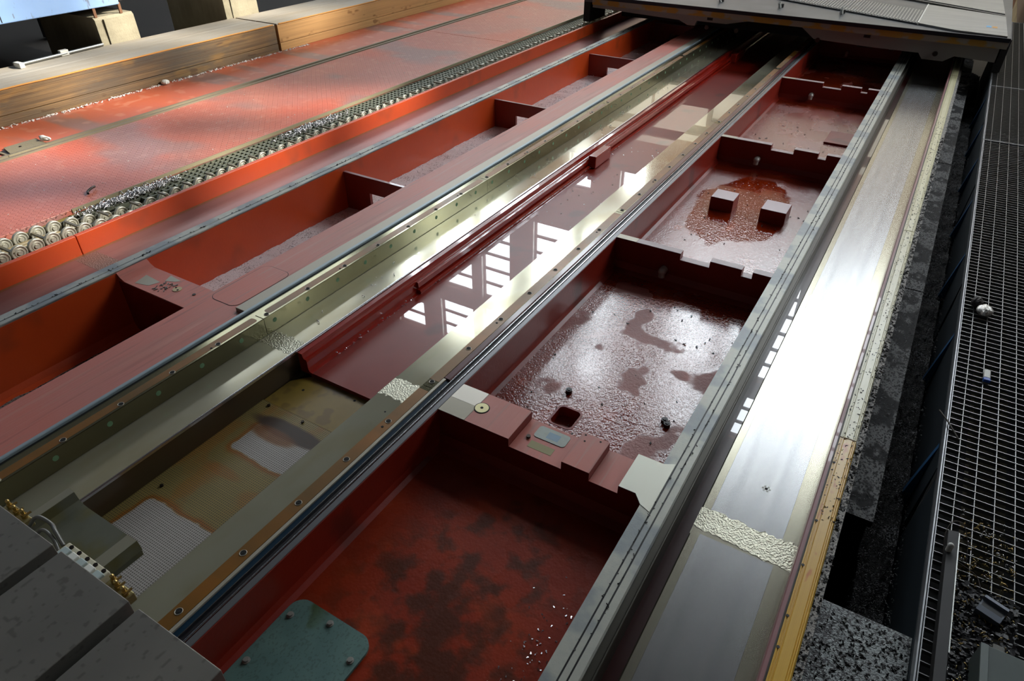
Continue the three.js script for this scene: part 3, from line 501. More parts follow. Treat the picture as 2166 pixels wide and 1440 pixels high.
// ---------------------------------------------------------------- LEFT BED: covered beam, deep chip pocket, grey rail, pinkish guideway, orange wall
const bedL = thing('machine_bed', 'orange-red machine bed with long chip-filled pockets and a broad painted beam', 'machine bed', [-3, -.4, -3]);
const BL = -2.655, QL = -3.18;
{
  part(bedL, 'beam', prof([[BL, -.5], [BL, -.028], [BL + .006, -.022], [-2.42, -.022], [-2.345, -.022], [-2.345, -.5]], MF, MN), M.beam, { label: 'broad painted beam with streaky wear' });
  part(bedL, 'beam_edge', merge([prof([[-2.363, -.03], [-2.363, -.002], [-2.36, .0005], [-2.348, .0005], [-2.345, -.002], [-2.345, -.03]], MF, MN)]), new THREE.MeshStandardMaterial({ color: C(150, 165, 172), metalness: .25, roughness: .4 }), { label: 'bright steel edge of the beam' });
  part(bedL, 'rail_shelf', bx(-2.345, -2.292, -.2, -.012, MF, MN), M.olive);
  part(bedL, 'shelf_groove', bx(-2.345, -2.336, -.02, -.0115, MF, MN), M.black);
  // engraved lid
  const o = roundRect(-2.632, -2.45, -1.96, -1.6, .045), inn = roundRect(-2.629, -2.453, -1.957, -1.603, .042);
  part(bedL, 'lid', plan(inn, -.024, -.0205), M.beam);
  part(bedL, 'lid_gap', plan(o, -.023, -.0214, [inn]), M.black);
  part(bedL, 'pocket_wall', bx(QL - .06, QL, -.5, -.012, MF, MN), M.orange, { label: 'orange wall of the chip pocket' });
  part(bedL, 'wall_foot', prof([[QL, -.34], [QL + .035, -.34], [QL + .012, -.328], [QL, -.3]], MF, MN), M.orange);
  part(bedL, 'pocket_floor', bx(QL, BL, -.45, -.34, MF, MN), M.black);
  const gp = [[QL - .08, -.05], [QL - .08, 0], [QL - .036, 0], [QL - .034, -.005], [QL - .029, -.005], [QL - .027, 0], [QL - .003, 0], [QL - .0005, -.003], [QL - .003, -.0115], [QL - .06, -.0115], [QL - .06, -.05]];
  part(bedL, 'grooved_rail', prof(gp, MF, MN), M.railGrey, { label: 'narrow grey rail with a fine groove' });
  part(bedL, 'groove_seal', bx(QL - .0345, QL - .0285, -.0114, -.0035, MF, MN), M.rubber);
  // steel guideway; the red it reflects is put into its colour
  const tpur = tex(256, 256, (u, v) => { const s = fbm(u, v, 50, 2, 331, 3), n = fbm(u, v, 3, 3, 333, 4); return mix3(mix3(sc3(152, 110, 104), sc3(136, 100, 102), n), sc3(168, 138, 130), s * .5); });
  part(bedL, 'guideway', merge([bx(-3.642, QL - .07, -.3, GY, MF, -1.66), bx(-3.642, QL - .07, -.3, GY, -1.54, MN)]), new THREE.MeshPhysicalMaterial({ map: rep(tpur, .9), metalness: .55, roughness: .33, bumpMap: rep(T_streak, .15, 1), bumpScale: .0002 }), { label: 'worn guideway with a pink reflection painted in' });
  part(bedL, 'guideway_band', merge([bx(-3.665, -3.642, -.3, GY + .0005, MF, MN)]), new THREE.MeshStandardMaterial({ color: C(150, 116, 78), metalness: .6, roughness: .35 }));
  part(bedL, 'scraped_patch', bx(-3.642, QL - .07, -.3, GY + .0004, -1.66, -1.54), new THREE.MeshStandardMaterial({ color: C(152, 130, 120), metalness: .5, roughness: .5, bumpMap: rep(T_scrape, .12), bumpScale: .002 }));
  // orange outer wall in sections
  for (const [z0, z1] of [[MF, -1.602], [-1.598, MN]]) part(bedL, 'outer_wall', bx(-3.69, -3.662, -.4, FP, z0, z1, .003), M.orange, { label: 'bright orange outer wall' });
  // cross ribs
  const rz = [-1.5, -3.12, -4.99, -6.83, -8.66];
  rz.forEach((z, i) => {
    const d = i ? .022 : .17, y = -.045;
    const sh = i ? [[QL, -.42], [QL, y], [BL, y], [BL, -.15], [-2.97, -.15], [-2.97, -.42]] : [[QL, -.42], [QL, -.008], [QL + .02, -.03], [QL + .05, y], [BL, y], [BL, -.42]];
    const r = part(bedL, 'cross_rib', prof(sh, z - d, z), i ? M.bed : M.beam);
    if (!i) {
      part(r, 'rib_face', bx(QL, BL, -.42, y - .006, z, z + .002), M.bed);
      part(r, 'plug', cyl(-2.85, y + .001, -1.59, .022, .003, 22), new THREE.MeshStandardMaterial({ color: C(180, 160, 120), metalness: .4, roughness: .4 }));
      part(r, 'plug_socket', merge([cyl(-2.84, y + .003, -1.585, .005, .002, 8), cyl(-2.865, y + .003, -1.595, .005, .002, 8)]), M.boltHole);
      part(r, 'screw', cyl(-2.74, y + .002, -1.6, .008, .003, 10), M.bolt);
      for (const [a, b, c, e] of [[-3.1, -3.0, -1.6, -1.52], [-2.99, -2.92, -1.66, -1.61]]) part(r, 'bare_patch', plan([[a, c], [a + .02, e], [b, e - .02], [b + .02, c + .01]], y, y + .0008), M.strip);
      part(r, 'swarf', merge(Array.from({ length: 26 }, () => { const x = rr(-2.96, -2.88), zz = rr(-1.61, -1.53); return new THREE.BoxGeometry(rr(.006, .018), .003, rr(.002, .005)).rotateY(rr(0, 3)).translate(x, y + .002, zz); })), M.darkSteel, { kind: 'stuff' });
    } else part(r, 'rib_cap', bx(QL, BL, y - .001, y + .002, z - d, z), M.pinkPaint);
  });
}
{
  const mS = new THREE.MeshPhysicalMaterial({ map: rep(tex(512, 512, (u, v) => { const n = fbm(u, v, 70, 70, 511, 2), l = fbm(u, v, 4, 6, 513, 4); return mix3(sc3(120, 116, 116), sc3(246, 246, 246), sst(.22, .45, n * .6 + l * .4)); }), .5), metalness: 0, roughness: .3, ior: 1.8, clearcoat: 1, clearcoatRoughness: .12, bumpMap: rep(tex(512, 512, (u, v) => fbm(u, v, 70, 70, 515, 2), false), .3), bumpScale: .0022 });
  const t = thing('swarf_bed', 'silver swarf lying thick on the floors of the left chip pockets', 'swarf', [-2.92, -.3, -5]);
  t.userData.kind = 'stuff';
  const ends = [[1.0, -1.5, -.335], [-1.67, -3.12, -.29], [-3.145, -4.99, -.265], [-5.015, -6.83, -.25], [-6.855, -8.66, -.24]];
  for (const [z1, z0, y] of ends) {
    const NX = 14, NZ = 90, pos = [], uv = [], idx = [];
    for (let j = 0; j <= NZ; j++) for (let i = 0; i <= NX; i++) { const u = i / NX, v = j / NZ, x = mix(QL + .001, BL + .03, u), z = mix(z0, z1, v); pos.push(x, y - .006 + .016 * (fbm(u, v, 3, 14, 521, 4) - .5) + .006 * (fbm(u, v, 12, 70, 523, 2) - .5), z); uv.push(x, z); }
    for (let j = 0; j < NZ; j++) for (let i = 0; i < NX; i++) { const a = j * (NX + 1) + i, c = a + NX + 1; idx.push(a, c, a + 1, a + 1, c, c + 1); }
    const g = new THREE.BufferGeometry(); g.setAttribute('position', new THREE.Float32BufferAttribute(pos, 3)); g.setAttribute('uv', new THREE.Float32BufferAttribute(uv, 2)); g.setIndex(idx); g.computeVertexNormals(); g.userData.uv = true;
    part(t, 'swarf_layer', g, z1 > 0 ? M.grit : mS);
  }
}
{
  const t = thing('steel_strip', 'long pale grey steel strip lying on the painted beam', 'steel strip', [-2.39, -.02, -4]);
  part(t, 'strip', bx(-2.425, -2.364, -.022, -.004, MF, -1.588, .002), M.strip);
}

// ---------------------------------------------------------------- NEAR WORKTABLE (lower left corner) with its nut bracket
{
  const t = thing('worktable', 'dark steel slotted worktable corner nearest the camera with a cast bracket beneath', 'worktable', [-1.6, .2, .2]);
  const ZE = -.329, YT = .33;
  const xs = [[-2.42, -2.105], [-2.07, -1.8], [-1.765, -1.491], [-1.456, -1.196], [-1.161, -.891]];
  for (const [a, b] of xs) part(t, 'table_slab', bx(a, b, YT - .045, YT, ZE, 1.3, .0025), M.darkSteel);
  part(t, 'table_body', bx(-2.41, -.9, .09, YT - .046, ZE + .012, 1.3, .004), M.darkSteel);
  for (let i = 0; i < xs.length - 1; i++) part(t, 'slot', bx(xs[i][1], xs[i + 1][0], YT - .05, YT - .044, ZE + .013, 1.3), M.black);
  part(t, 'runner', bx(-2.235, -2.06, -.088, .09, -.25, 1.3, .004), M.darkSteel);
  part(t, 'runner', bx(-1.55, -1.365, -.088, .09, -.25, 1.3, .004), M.darkSteel);
  const mb = new THREE.MeshStandardMaterial({ map: rep(tex(256, 256, (u, v) => { const n = fbm(u, v, 4, 4, 341, 5), g = sst(.5, .7, fbm(u, v, 3, 3, 343, 4)); return mix3(mix3(sc3(112, 112, 96), sc3(88, 90, 78), n), sc3(96, 88, 42), g * .6); }), .4), roughness: .5, metalness: .25 });
  const mbl = new THREE.MeshStandardMaterial({ color: C(140, 136, 118), roughness: .45, metalness: .35 });
  const b = part(t, 'bracket', prof([[-1.965, -.03], [-1.965, .05], [-1.933, .05], [-1.925, .02], [-1.908, .008], [-1.885, .004], [-1.69, .002], [-1.685, .006], [-1.64, .006], [-1.632, -.03], [-1.64, -.034], [-1.64, -.058], [-1.652, -.07], [-1.9, -.07]], -.545, .1), mb, { label: 'cast bracket under the table edge' });
  part(b, 'machined_edge', merge([bx(-1.965, -1.934, .049, .0512, -.544, .1), bx(-1.684, -1.641, .0055, .0072, -.544, .1)]), mbl);
  part(b, 'bright_key', bx(-1.93, -1.915, -.07, .01, -.5465, -.543), M.galv);
  // white terminal strip and brass grease nipples on the table front
  const w = part(t, 'terminal_strip', bx(-1.655, -1.472, .12, .152, -.4, ZE + .013, .004), new THREE.MeshStandardMaterial({ color: C(196, 190, 166), roughness: .5 }), { label: 'cream terminal strip' });
  for (let i = 0; i < 5; i++) {
    const x = -1.642 + i * .036;
    part(w, 'terminal', bx(x, x + .028, .151, .162, -.385, -.355, .003), i % 2 ? M.white : new THREE.MeshStandardMaterial({ color: C(170, 184, 182), roughness: .5 }));
    part(w, 'terminal_screw', cyl(x + .012, .153, -.392, .006, .006, 10), M.bolt);
  }
  for (const [x, z] of [[-1.937, -.388], [-1.9, -.386], [-1.867, -.39], [-1.448, -.392], [-1.424, -.386], [-1.392, -.384]]) {
    const f = part(t, 'brass_fitting', merge([cyl(x, .14, z, .0085, .016, 6), cyl(x, .152, z, .005, .012, 10), new THREE.SphereGeometry(.006, 10, 8).translate(x, .16, z)]), M.brass);
    part(f, 'fitting_arm', cyl(x + .006, .143, z - .006, .0035, .022, 8, 'z'), M.brass);
  }
  part(t, 'manifold', merge([bx(-1.96, -1.85, .1, .132, -.4, ZE + .013, .004), bx(-1.47, -1.38, .1, .132, -.4, ZE + .013, .004)]), new THREE.MeshStandardMaterial({ color: C(150, 138, 96), metalness: .6, roughness: .4 }));
  part(t, 'cable', merge([tube([[-1.83, .12, -.37], [-1.80, .165, -.4], [-1.76, .15, -.41], [-1.72, .155, -.4], [-1.68, .13, -.39]], .0055, 30, 8), tube([[-1.8, .1, -.36], [-1.76, .15, -.385], [-1.71, .145, -.385], [-1.67, .12, -.37]], .005, 30, 8)]), new THREE.MeshStandardMaterial({ color: C(120, 120, 116), roughness: .4, metalness: .4 }), { label: 'bent grey cable' });
}

// ---------------------------------------------------------------- FAR WORKTABLE spanning the beds
{
  const t = thing('worktable', 'wide dark worktable spanning the far end of the machine beds', 'worktable', [-1.66, .2, -9.6]);
  const Z = -7.9, X0 = -3.76, X1 = .445;
  const mTop = new THREE.MeshStandardMaterial({ map: rep(tex(256, 256, (u, v) => { const n = fbm(u, v, 4, 4, 351, 5); return mix3(sc3(98, 100, 102), sc3(74, 76, 78), n); }), 1), metalness: .4, roughness: .45 });
  const mLight = new THREE.MeshStandardMaterial({ map: rep(tex(256, 256, (u, v) => { const n = fbm(u, v, 3, 30, 361, 4); return mix3(sc3(160, 160, 156), sc3(136, 136, 134), n); }), 1), metalness: .35, roughness: .42 });
  const mStain = new THREE.MeshStandardMaterial({ map: rep(tex(256, 128, (u, v) => { const n = sst(.4, .62, fbm(u, v, 12, 3, 371, 4)); return mix3(sc3(150, 146, 132), sc3(170, 132, 58), n); }), 1.2, .2), metalness: .3, roughness: .5 });
  const mGrey = new THREE.MeshStandardMaterial({ color: C(136, 134, 128), metalness: .3, roughness: .5 });
  part(t, 'table_top', bx(X0, X1, .25, .318, -12.4, Z + .035, .004), mTop);
  part(t, 'front_lip', bx(X0, X1, .288, .325, Z + .0355, Z + .06, .004), new THREE.MeshStandardMaterial({ color: C(34, 36, 44), metalness: .4, roughness: .4 }));
  part(t, 'stained_band', bx(X0 + .1, X1 - .005, .232, .2875, Z - .1, Z + .05), mStain, { label: 'oil-stained band under the lip' });
  part(t, 'end_plate', bx(X0 - .012, X0 + .07, .04, .32, Z - .4, Z + .03, .004), M.black);
  part(t, 'end_plate', bx(X1 - .06, X1 + .012, .03, .31, Z - .9, Z + .03, .004), M.black);
  const apron = p => prof(p, Z - .03, Z + .03);
  part(t, 'apron', apron([[X0 + .1, .232], [X0 + .1, .2], [-2.62, .17], [-2.52, .13], [-2.44, .13], [-2.42, .18], [-2.1, .18], [-1.99, .205], [-1.86, .232]].reverse()), mGrey);
  part(t, 'apron', apron([[-1.34, .232], [-1.2, .135], [-.62, .12], [-.24, .12], [-.2, .07], [-.02, .07], [.06, .125], [.4, .11], [.4, .232]].reverse()), mGrey);
  for (const x of [-2.3, -1.98, -1.16, -.1]) part(t, 'wiper_bolt', cyl(x, .13, Z + .036, .022, .02, 12, 'z'), M.bolt);
  for (const [x] of [[-2.31], [-.75]]) part(t, 'apron_notch', bx(x, x + .06, .2, .226, Z + .031, Z + .034), M.black);
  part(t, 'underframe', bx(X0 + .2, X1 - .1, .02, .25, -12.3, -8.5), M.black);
  for (const x of [-2.311, -1.669, -1.051]) {
    const k = part(t, 'clamp_stud', cyl(0, 0, 0, .014, .12, 10).rotateX(.9).translate(x, .345, -8.24), M.white);
    part(k, 'stud_nut', cyl(x, .335, -8.31, .028, .035, 6), M.black);
  }
  // loose cover plates lying slightly askew on the table
  const A = [-1.78, -8.74], B = [-.337, -8.084], dx = (B[0] - A[0]), dz = B[1] - A[1], L = Math.hypot(dx, dz), ux = dx / L, uz = dz / L;
  part(t, 'ribbed_plate', plan([[A[0] - 1.6, A[1] - .7], [B[0], B[1]], [-.341, -8.95], [-.9, -9.3], [-2.2, -9.9], [-3.2, -10.3]], .319, .333), mTop);
  for (let i = 0; i < 80; i++) {
    const f = i / 80, x = B[0] - .02 - f * 2.4, z = B[1] + (x - B[0]) * (dz / dx);
    part(t, 'plate_rib', bx(x - .006, x + .006, .333, .338, z - .72, z - .02), mLight);
  }
  part(t, 'cover_sheet', plan([[-.325, -8.09], [-.006, -7.93], [.412, -7.875], [.4, -8.34], [.385, -8.9], [-.33, -9.2]], .319, .336), mLight, { label: 'plain pale cover sheet' });
  part(t, 'sheet_joint', plan([[-.338, -8.085], [-.325, -8.09], [-.33, -9.2], [-.341, -9.2]], .319, .342), M.white);
  part(t, 'cover_sheet', plan([[-1.9, -10.3], [.375, -8.98], [.34, -9.9], [-1.6, -11.6]], .319, .345), mLight);
  part(t, 'sheet_step', plan([[-1.9, -10.3], [.375, -8.98], [.383, -8.92], [-1.9, -10.24]], .319, .336), M.darkSteel);
  part(t, 'sticker', bx(.235, .275, .336, .337, -8.3, -8.22), new THREE.MeshStandardMaterial({ color: C(96, 168, 214), roughness: .5 }), { label: 'blue sticker' });
  part(t, 'sticker', bx(.285, .325, .336, .337, -8.29, -8.21), new THREE.MeshStandardMaterial({ color: C(206, 152, 70), roughness: .5 }), { label: 'orange sticker' });
}

// ---------------------------------------------------------------- CABLE CARRIER and its barred cover on the left
{
  const t = thing('cable_carrier', 'steel cable carrier chain with round link plates lying beside the orange wall', 'cable carrier', [-3.8, -.1, -4]);
  const yc = .012, P = .0862, yy = z => -.042 * sst(-1.5, -1.95, z);
  const rx = z => z > -1.65 ? -3.75 : mix(-3.75, -3.708, sst(-1.65, -2.2, z));
  const lx = z => z > -1.5 ? -3.895 : mix(-3.895, -3.79, sst(-1.5, -2.2, z));
  const gD = boxUV(merge([cyl(0, 0, 0, .041, .01, 24, 'x'), new THREE.TorusGeometry(.036, .0045, 6, 24).rotateY(Math.PI / 2).translate(.006, 0, 0), new THREE.TorusGeometry(.021, .003, 6, 20).rotateY(Math.PI / 2).translate(.006, 0, 0), cyl(.008, 0, 0, .011, .01, 12, 'x')]));
  const gB = boxUV(bx(-.005, .005, -.02, .02, -.05, .05));
  const mD = new THREE.MeshStandardMaterial({ color: C(188, 186, 172), metalness: .5, roughness: .36 }), mB = new THREE.MeshStandardMaterial({ color: C(120, 116, 98), metalness: .5, roughness: .45 });
  for (let i = 0; i < 96; i++) {
    const z = -.92 - i * P;
    const d = piece(t, 'link_plate', gD, mD, rx(z), yc + yy(z), z);
    if (i % 1 === 0) piece(d, 'link_web', gB, mB, rx(z) - .01, yc - .01 + yy(z), z - P / 2);
    const e = piece(t, 'link_plate', gD, mD, lx(z), yc + yy(z), z); piece(e, 'link_web', gB, mB, lx(z) - .01, yc - .01 + yy(z), z - P / 2);
  }
  const mC = new THREE.MeshStandardMaterial({ color: C(112, 104, 84), metalness: .5, roughness: .4 });
  for (let i = 0; i < 48; i++) { const z = -.98 - i * 2 * P, a = lx(z) + .01, b = rx(z) - .005; part(t, 'cross_bar', bx(a, b + .012, yc + .006, yc + .016, z - .008, z + .008, .002), mC); }
  const mH = new THREE.MeshStandardMaterial({ color: C(138, 124, 92), roughness: .45 });
  for (const f of [.22, .4, .58, .8]) { const pts = []; for (let i = 0; i <= 30; i++) { const z = -.6 - i * .3; pts.push([mix(lx(z), rx(z), f), yc - .022 + yy(z) + .004 * Math.sin(i * 2 + f * 9), z]); } part(t, 'hose', tube(pts, .0125, 90, 8), mH); }
}
{
  const t = thing('trench_grating', 'dark barred steel grating covering the trench beside the red chequered plates', 'grating', [-3.9, -.05, -5.6]);
  const m = new THREE.MeshStandardMaterial({ color: C(112, 116, 100), metalness: .45, roughness: .42 });
  const z0 = -9.4, z1 = -1.785, xr = -3.815;
  for (let i = 0; i < 5; i++) { const x = PR + .018 + i * (xr - PR - .03) / 4; part(t, 'long_bar', bx(x - .0045, x + .0045, -.045, -.004, z0, i === 4 ? -2.15 : i === 3 ? -1.95 : z1), m); }
  const g = boxUV(bx(-(xr - PR) / 2 + .008, (xr - PR) / 2 - .008, -.008, .008, -.0075, .0075)), gs = boxUV(bx(-.034, .034, -.008, .008, -.0075, .0075));
  for (let i = 0; i < 166; i++) { const z = z1 - .02 - i * .0458; if (z > -2.1) piece(t, 'cross_bar', gs, m, -3.945, -.012, z); else piece(t, 'cross_bar', g, m, (PR + xr) / 2, -.012, z); }
}
part(leftFloor, 'trench_floor', bx(PR, -3.69, YB, -.14, ZF, 4), M.black);

// ---------------------------------------------------------------- TIMBERS, CONCRETE BLOCKS, BLUE MACHINE on the far left
const T_wood = tex(512, 1024, (u, v) => { const g = fbm(u, v, 46, 3, 381, 4), n = fbm(u, v, 4, 5, 383, 5), k = sst(.7, .8, fbm(u, v, 9, 14, 387, 3)), dk = sst(.6, .75, fbm(u, v, 70, 4, 389, 2)); let c = mix3(sc3(140, 110, 70), sc3(92, 74, 52), clamp(g * 1.5 - .25)); c = mix3(c, sc3(82, 74, 62), clamp(n * 2 - .6)); c = mix3(c, sc3(160, 118, 56), .5 * sst(.55, .75, fbm(u, v, 6, 7, 385, 4))); c = mix3(c, sc3(70, 48, 28), k * .5 + dk * .25); return c; });
const T_woodGrey = tex(512, 1024, (u, v) => { const g = fbm(u, v, 60, 3, 391, 4), n = fbm(u, v, 4, 6, 393, 5); return mix3(mix3(sc3(196, 190, 178), sc3(158, 152, 142), g), sc3(160, 140, 110), n * .6); });
const T_woodPale = tex(512, 1024, (u, v) => { const g = fbm(u, v, 46, 3, 401, 4), k = sst(.68, .8, fbm(u, v, 8, 12, 403, 3)); return mix3(mix3(sc3(198, 154, 96), sc3(164, 124, 76), g), sc3(120, 80, 40), k * .7); });
const mWoodF = new THREE.MeshStandardMaterial({ map: rep(T_wood, .5, 2), roughness: .75, bumpMap: rep(T_streak, .2, 1.5), bumpScale: .002 });
const mWoodT = new THREE.MeshStandardMaterial({ map: rep(T_woodGrey, .5, 2), roughness: .75, bumpMap: rep(T_streak, .2, 1.5), bumpScale: .002 });
const mWoodP = new THREE.MeshStandardMaterial({ map: rep(T_woodPale, .5, 2), roughness: .75 });
const mWoodEdge = new THREE.MeshStandardMaterial({ color: C(196, 140, 70), roughness: .8 });
function timber(label, z0, z1, pale) {
  const XFR = -5.765, XBK = -6.36, Y = .272, t = thing('timber_beam', label, 'timber', [-6.06, FP, (z0 + z1) / 2], 'timber beams in a row');
  part(t, 'beam', bx(XBK, XFR - .012, FP, Y - .012, z0, z1), pale ? mWoodP : mWoodF);
  const front = []; // two boards seen on the front with a shallow shake between them
  part(t, 'front_board', bx(XFR - .012, XFR, FP + .075, Y - .012, z0, z1, .004), pale ? mWoodP : mWoodF);
  part(t, 'front_board', bx(XFR - .012, XFR + .002, FP, FP + .072, z0, z1, .004), pale ? mWoodP : mWoodF);
  part(t, 'top_board', bx(XFR - .3, XFR - .003, Y - .012, Y, z0, z1, .003), mWoodT);
  part(t, 'top_board', bx(XBK, XFR - .304, Y - .012, Y - .0006, z0, z1, .003), mWoodT);
  const pts = []; for (let i = 0; i <= 40; i++) pts.push([XFR - .004 + .003 * rnd(), Y - .004 + .002 * rnd(), mix(z0 + .02, z1 - .02, i / 40)]);
  part(t, 'worn_edge', tube(pts, .0065, 80, 6), mWoodEdge, { label: 'splintered yellow edge' });
  return t;
}
timber('weathered dark timber beam with grey top lying beside the red floor', -5.03, 1.5, false);
timber('paler yellow timber beam beyond the gap in the row', -9.6, -5.06, true);
function block(label, z0, z1, y1) {
  const t = thing('concrete_block', label, 'concrete block', [-6.75, 0, (z0 + z1) / 2], 'concrete blocks under the blue machine');
  part(t, 'block', prof([[-7.3, -.01], [-6.385, -.01], [-6.405, y1 - .02], [-6.425, y1], [-7.3, y1]], z0, z1), M_conc);
  part(t, 'crack', bx(-6.408, -6.3865, .2, y1 - .02, z0 + (z1 - z0) * .8, z0 + (z1 - z0) * .8 + .004), new THREE.MeshStandardMaterial({ color: C(70, 64, 52), roughness: .9 }));
  return t;
}
block('rough concrete block under the blue machine, with two rusty struts on it', -4.0, -3.63, .487);
block('concrete block further along, beside the joint of the timbers', -5.4, -4.98, .75);
{
  const t = thing('machine_housing', 'pale blue sheet-metal machine housing raised on concrete blocks', 'machine', [-7.4, .56, -3]);
  const mb = new THREE.MeshStandardMaterial({ map: rep(tex(512, 256, (u, v) => { const n = fbm(u, v, 5, 5, 411, 5), s = sst(.7, .76, fbm(u, v, 14, 40, 413, 3)); return mix3(mix3(sc3(162, 196, 240), sc3(136, 174, 226), n), sc3(110, 110, 120), s * .6); }), 1.2), roughness: .45 });
  part(t, 'panel', bx(-6.46, -6.405, .56, 1.5, -3.9, 3, .01), mb);
  for (const z of [-1.6, -2.9]) part(t, 'panel_seam', bx(-6.4065, -6.404, .57, 1.5, z - .004, z + .004), M.black);
  part(t, 'body', bx(-8.6, -6.47, .62, 1.5, -4.4, 3), new THREE.MeshStandardMaterial({ color: C(44, 52, 66), roughness: .7 }));
  part(t, 'underside', bx(-8.6, -6.47, .575, .618, -4.4, 3), new THREE.MeshStandardMaterial({ color: C(40, 28, 22), roughness: .8 }));
  const mr = new THREE.MeshStandardMaterial({ color: C(122, 84, 56), roughness: .7 });
  for (const z of [-3.66, -3.9]) part(t, 'strut', bx(-6.43, -6.415, .487, .575, z - .012, z + .012), mr);
  part(t, 'leg', bx(-8.5, -8.3, 0, .575, -4.4, -4.2), M.black);
}
{
  const t = thing('steel_pipe', 'thin steel pipe with two white clamps lying on the dark timber', 'pipe', [-6.3, .29, -3.2]);
  const a = [-6.27, .29, -2.84], b = [-6.345, .29, -3.6];
  part(t, 'pipe', tube([a, [-6.308, .29, -3.22], b], .012, 20, 12), M.galv);
  const m1 = [-6.32, .292, -3.33];
  part(t, 'clamp', bx(m1[0] - .02, m1[0] + .02, .274, .318, -3.27, -3.2, .005), M.white);
  part(t, 'clamp', bx(-6.29, -6.2, .272, .312, -2.85, -2.81, .006).rotateY(0), M.white);
  part(t, 'clamp_head', bx(-6.33, -6.285, .272, .305, -2.86, -2.82, .006), M.galv);
}
{
  const t = thing('hatch_plate', 'small weathered hatch plate set into the red floor at the left edge', 'plate', [-5.2, FP, -2.2]);
  const mh = new THREE.MeshStandardMaterial({ color: C(132, 122, 98), roughness: .6, metalness: .2, bumpMap: rep(T_fine, .2), bumpScale: .002 });
  part(t, 'plate', plan([[-5.13, -2.06], [-5.13, -2.3], [-5.3, -2.32], [-5.3, -2.1]], FP, FP + .012), mh);
  part(t, 'slot', bx(-5.27, -5.15, FP, FP + .004, -2.085, -2.05), M.black);
  part(t, 'rim', merge([bx(-5.3, -5.13, FP, FP + .01, -2.05, -2.035), bx(-5.14, -5.125, FP, FP + .012, -2.3, -2.04)]), mh);
  part(t, 'bolt', cyl(-5.22, FP + .014, -2.17, .008, .006, 8), M.bolt);
}
const offcut = (name, label, cat, x, y, z, pts, mat, r = .006) => { const t = thing(name, label, cat, [x, y, z]); part(t, 'piece', tube(pts, r, 24, 6), mat); return t; };
{
  const t = thing('plaster_lump', 'white crumb lying on the hatch plate', 'debris', [-5.2, FP, -2.34]);
  const g = new THREE.IcosahedronGeometry(.03, 2); const P = g.attributes.position; for (let i = 0; i < P.count; i++) { const k = 1 + .3 * Math.sin(P.getX(i) * 160 + P.getZ(i) * 90); P.setXYZ(i, P.getX(i) * 1.8 * k, P.getY(i) * .5 * k, P.getZ(i) * .7 * k); }
  g.computeVertexNormals(); part(t, 'lump', g.translate(-5.2, FP + .026, -2.33), M.white);
}
{
  const t = thing('plaster_lump', 'white stone at the foot of the dark timber', 'debris', [-5.72, FP, -3.68]);
  const g = new THREE.IcosahedronGeometry(.03, 1); const P = g.attributes.position; for (let i = 0; i < P.count; i++) P.setXYZ(i, P.getX(i) * (1 + .4 * rnd()), P.getY(i) * .7, P.getZ(i) * 1.2); g.computeVertexNormals();
  part(t, 'lump', g.translate(-5.72, FP + .02, -3.68), M.white);
}
{
  const t = thing('steel_curl', 'dark curl of steel swarf lying on the chequered plate by the grating', 'swarf', [-4.13, FP, -2]);
  part(t, 'curl', tube([[-4.16, FP + .012, -2.03], [-4.14, FP + .018, -2.0], [-4.125, FP + .012, -1.965], [-4.1, FP + .01, -1.95]], .007, 24, 7), M.bolt);
}
{
  const t = thing('steel_block', 'small grey steel block on the timber at the picture edge', 'block', [-6.25, .272, -2.56]);
  part(t, 'block', bx(-6.33, -6.2, .272, .325, -2.62, -2.5, .006), M.darkSteel);
}

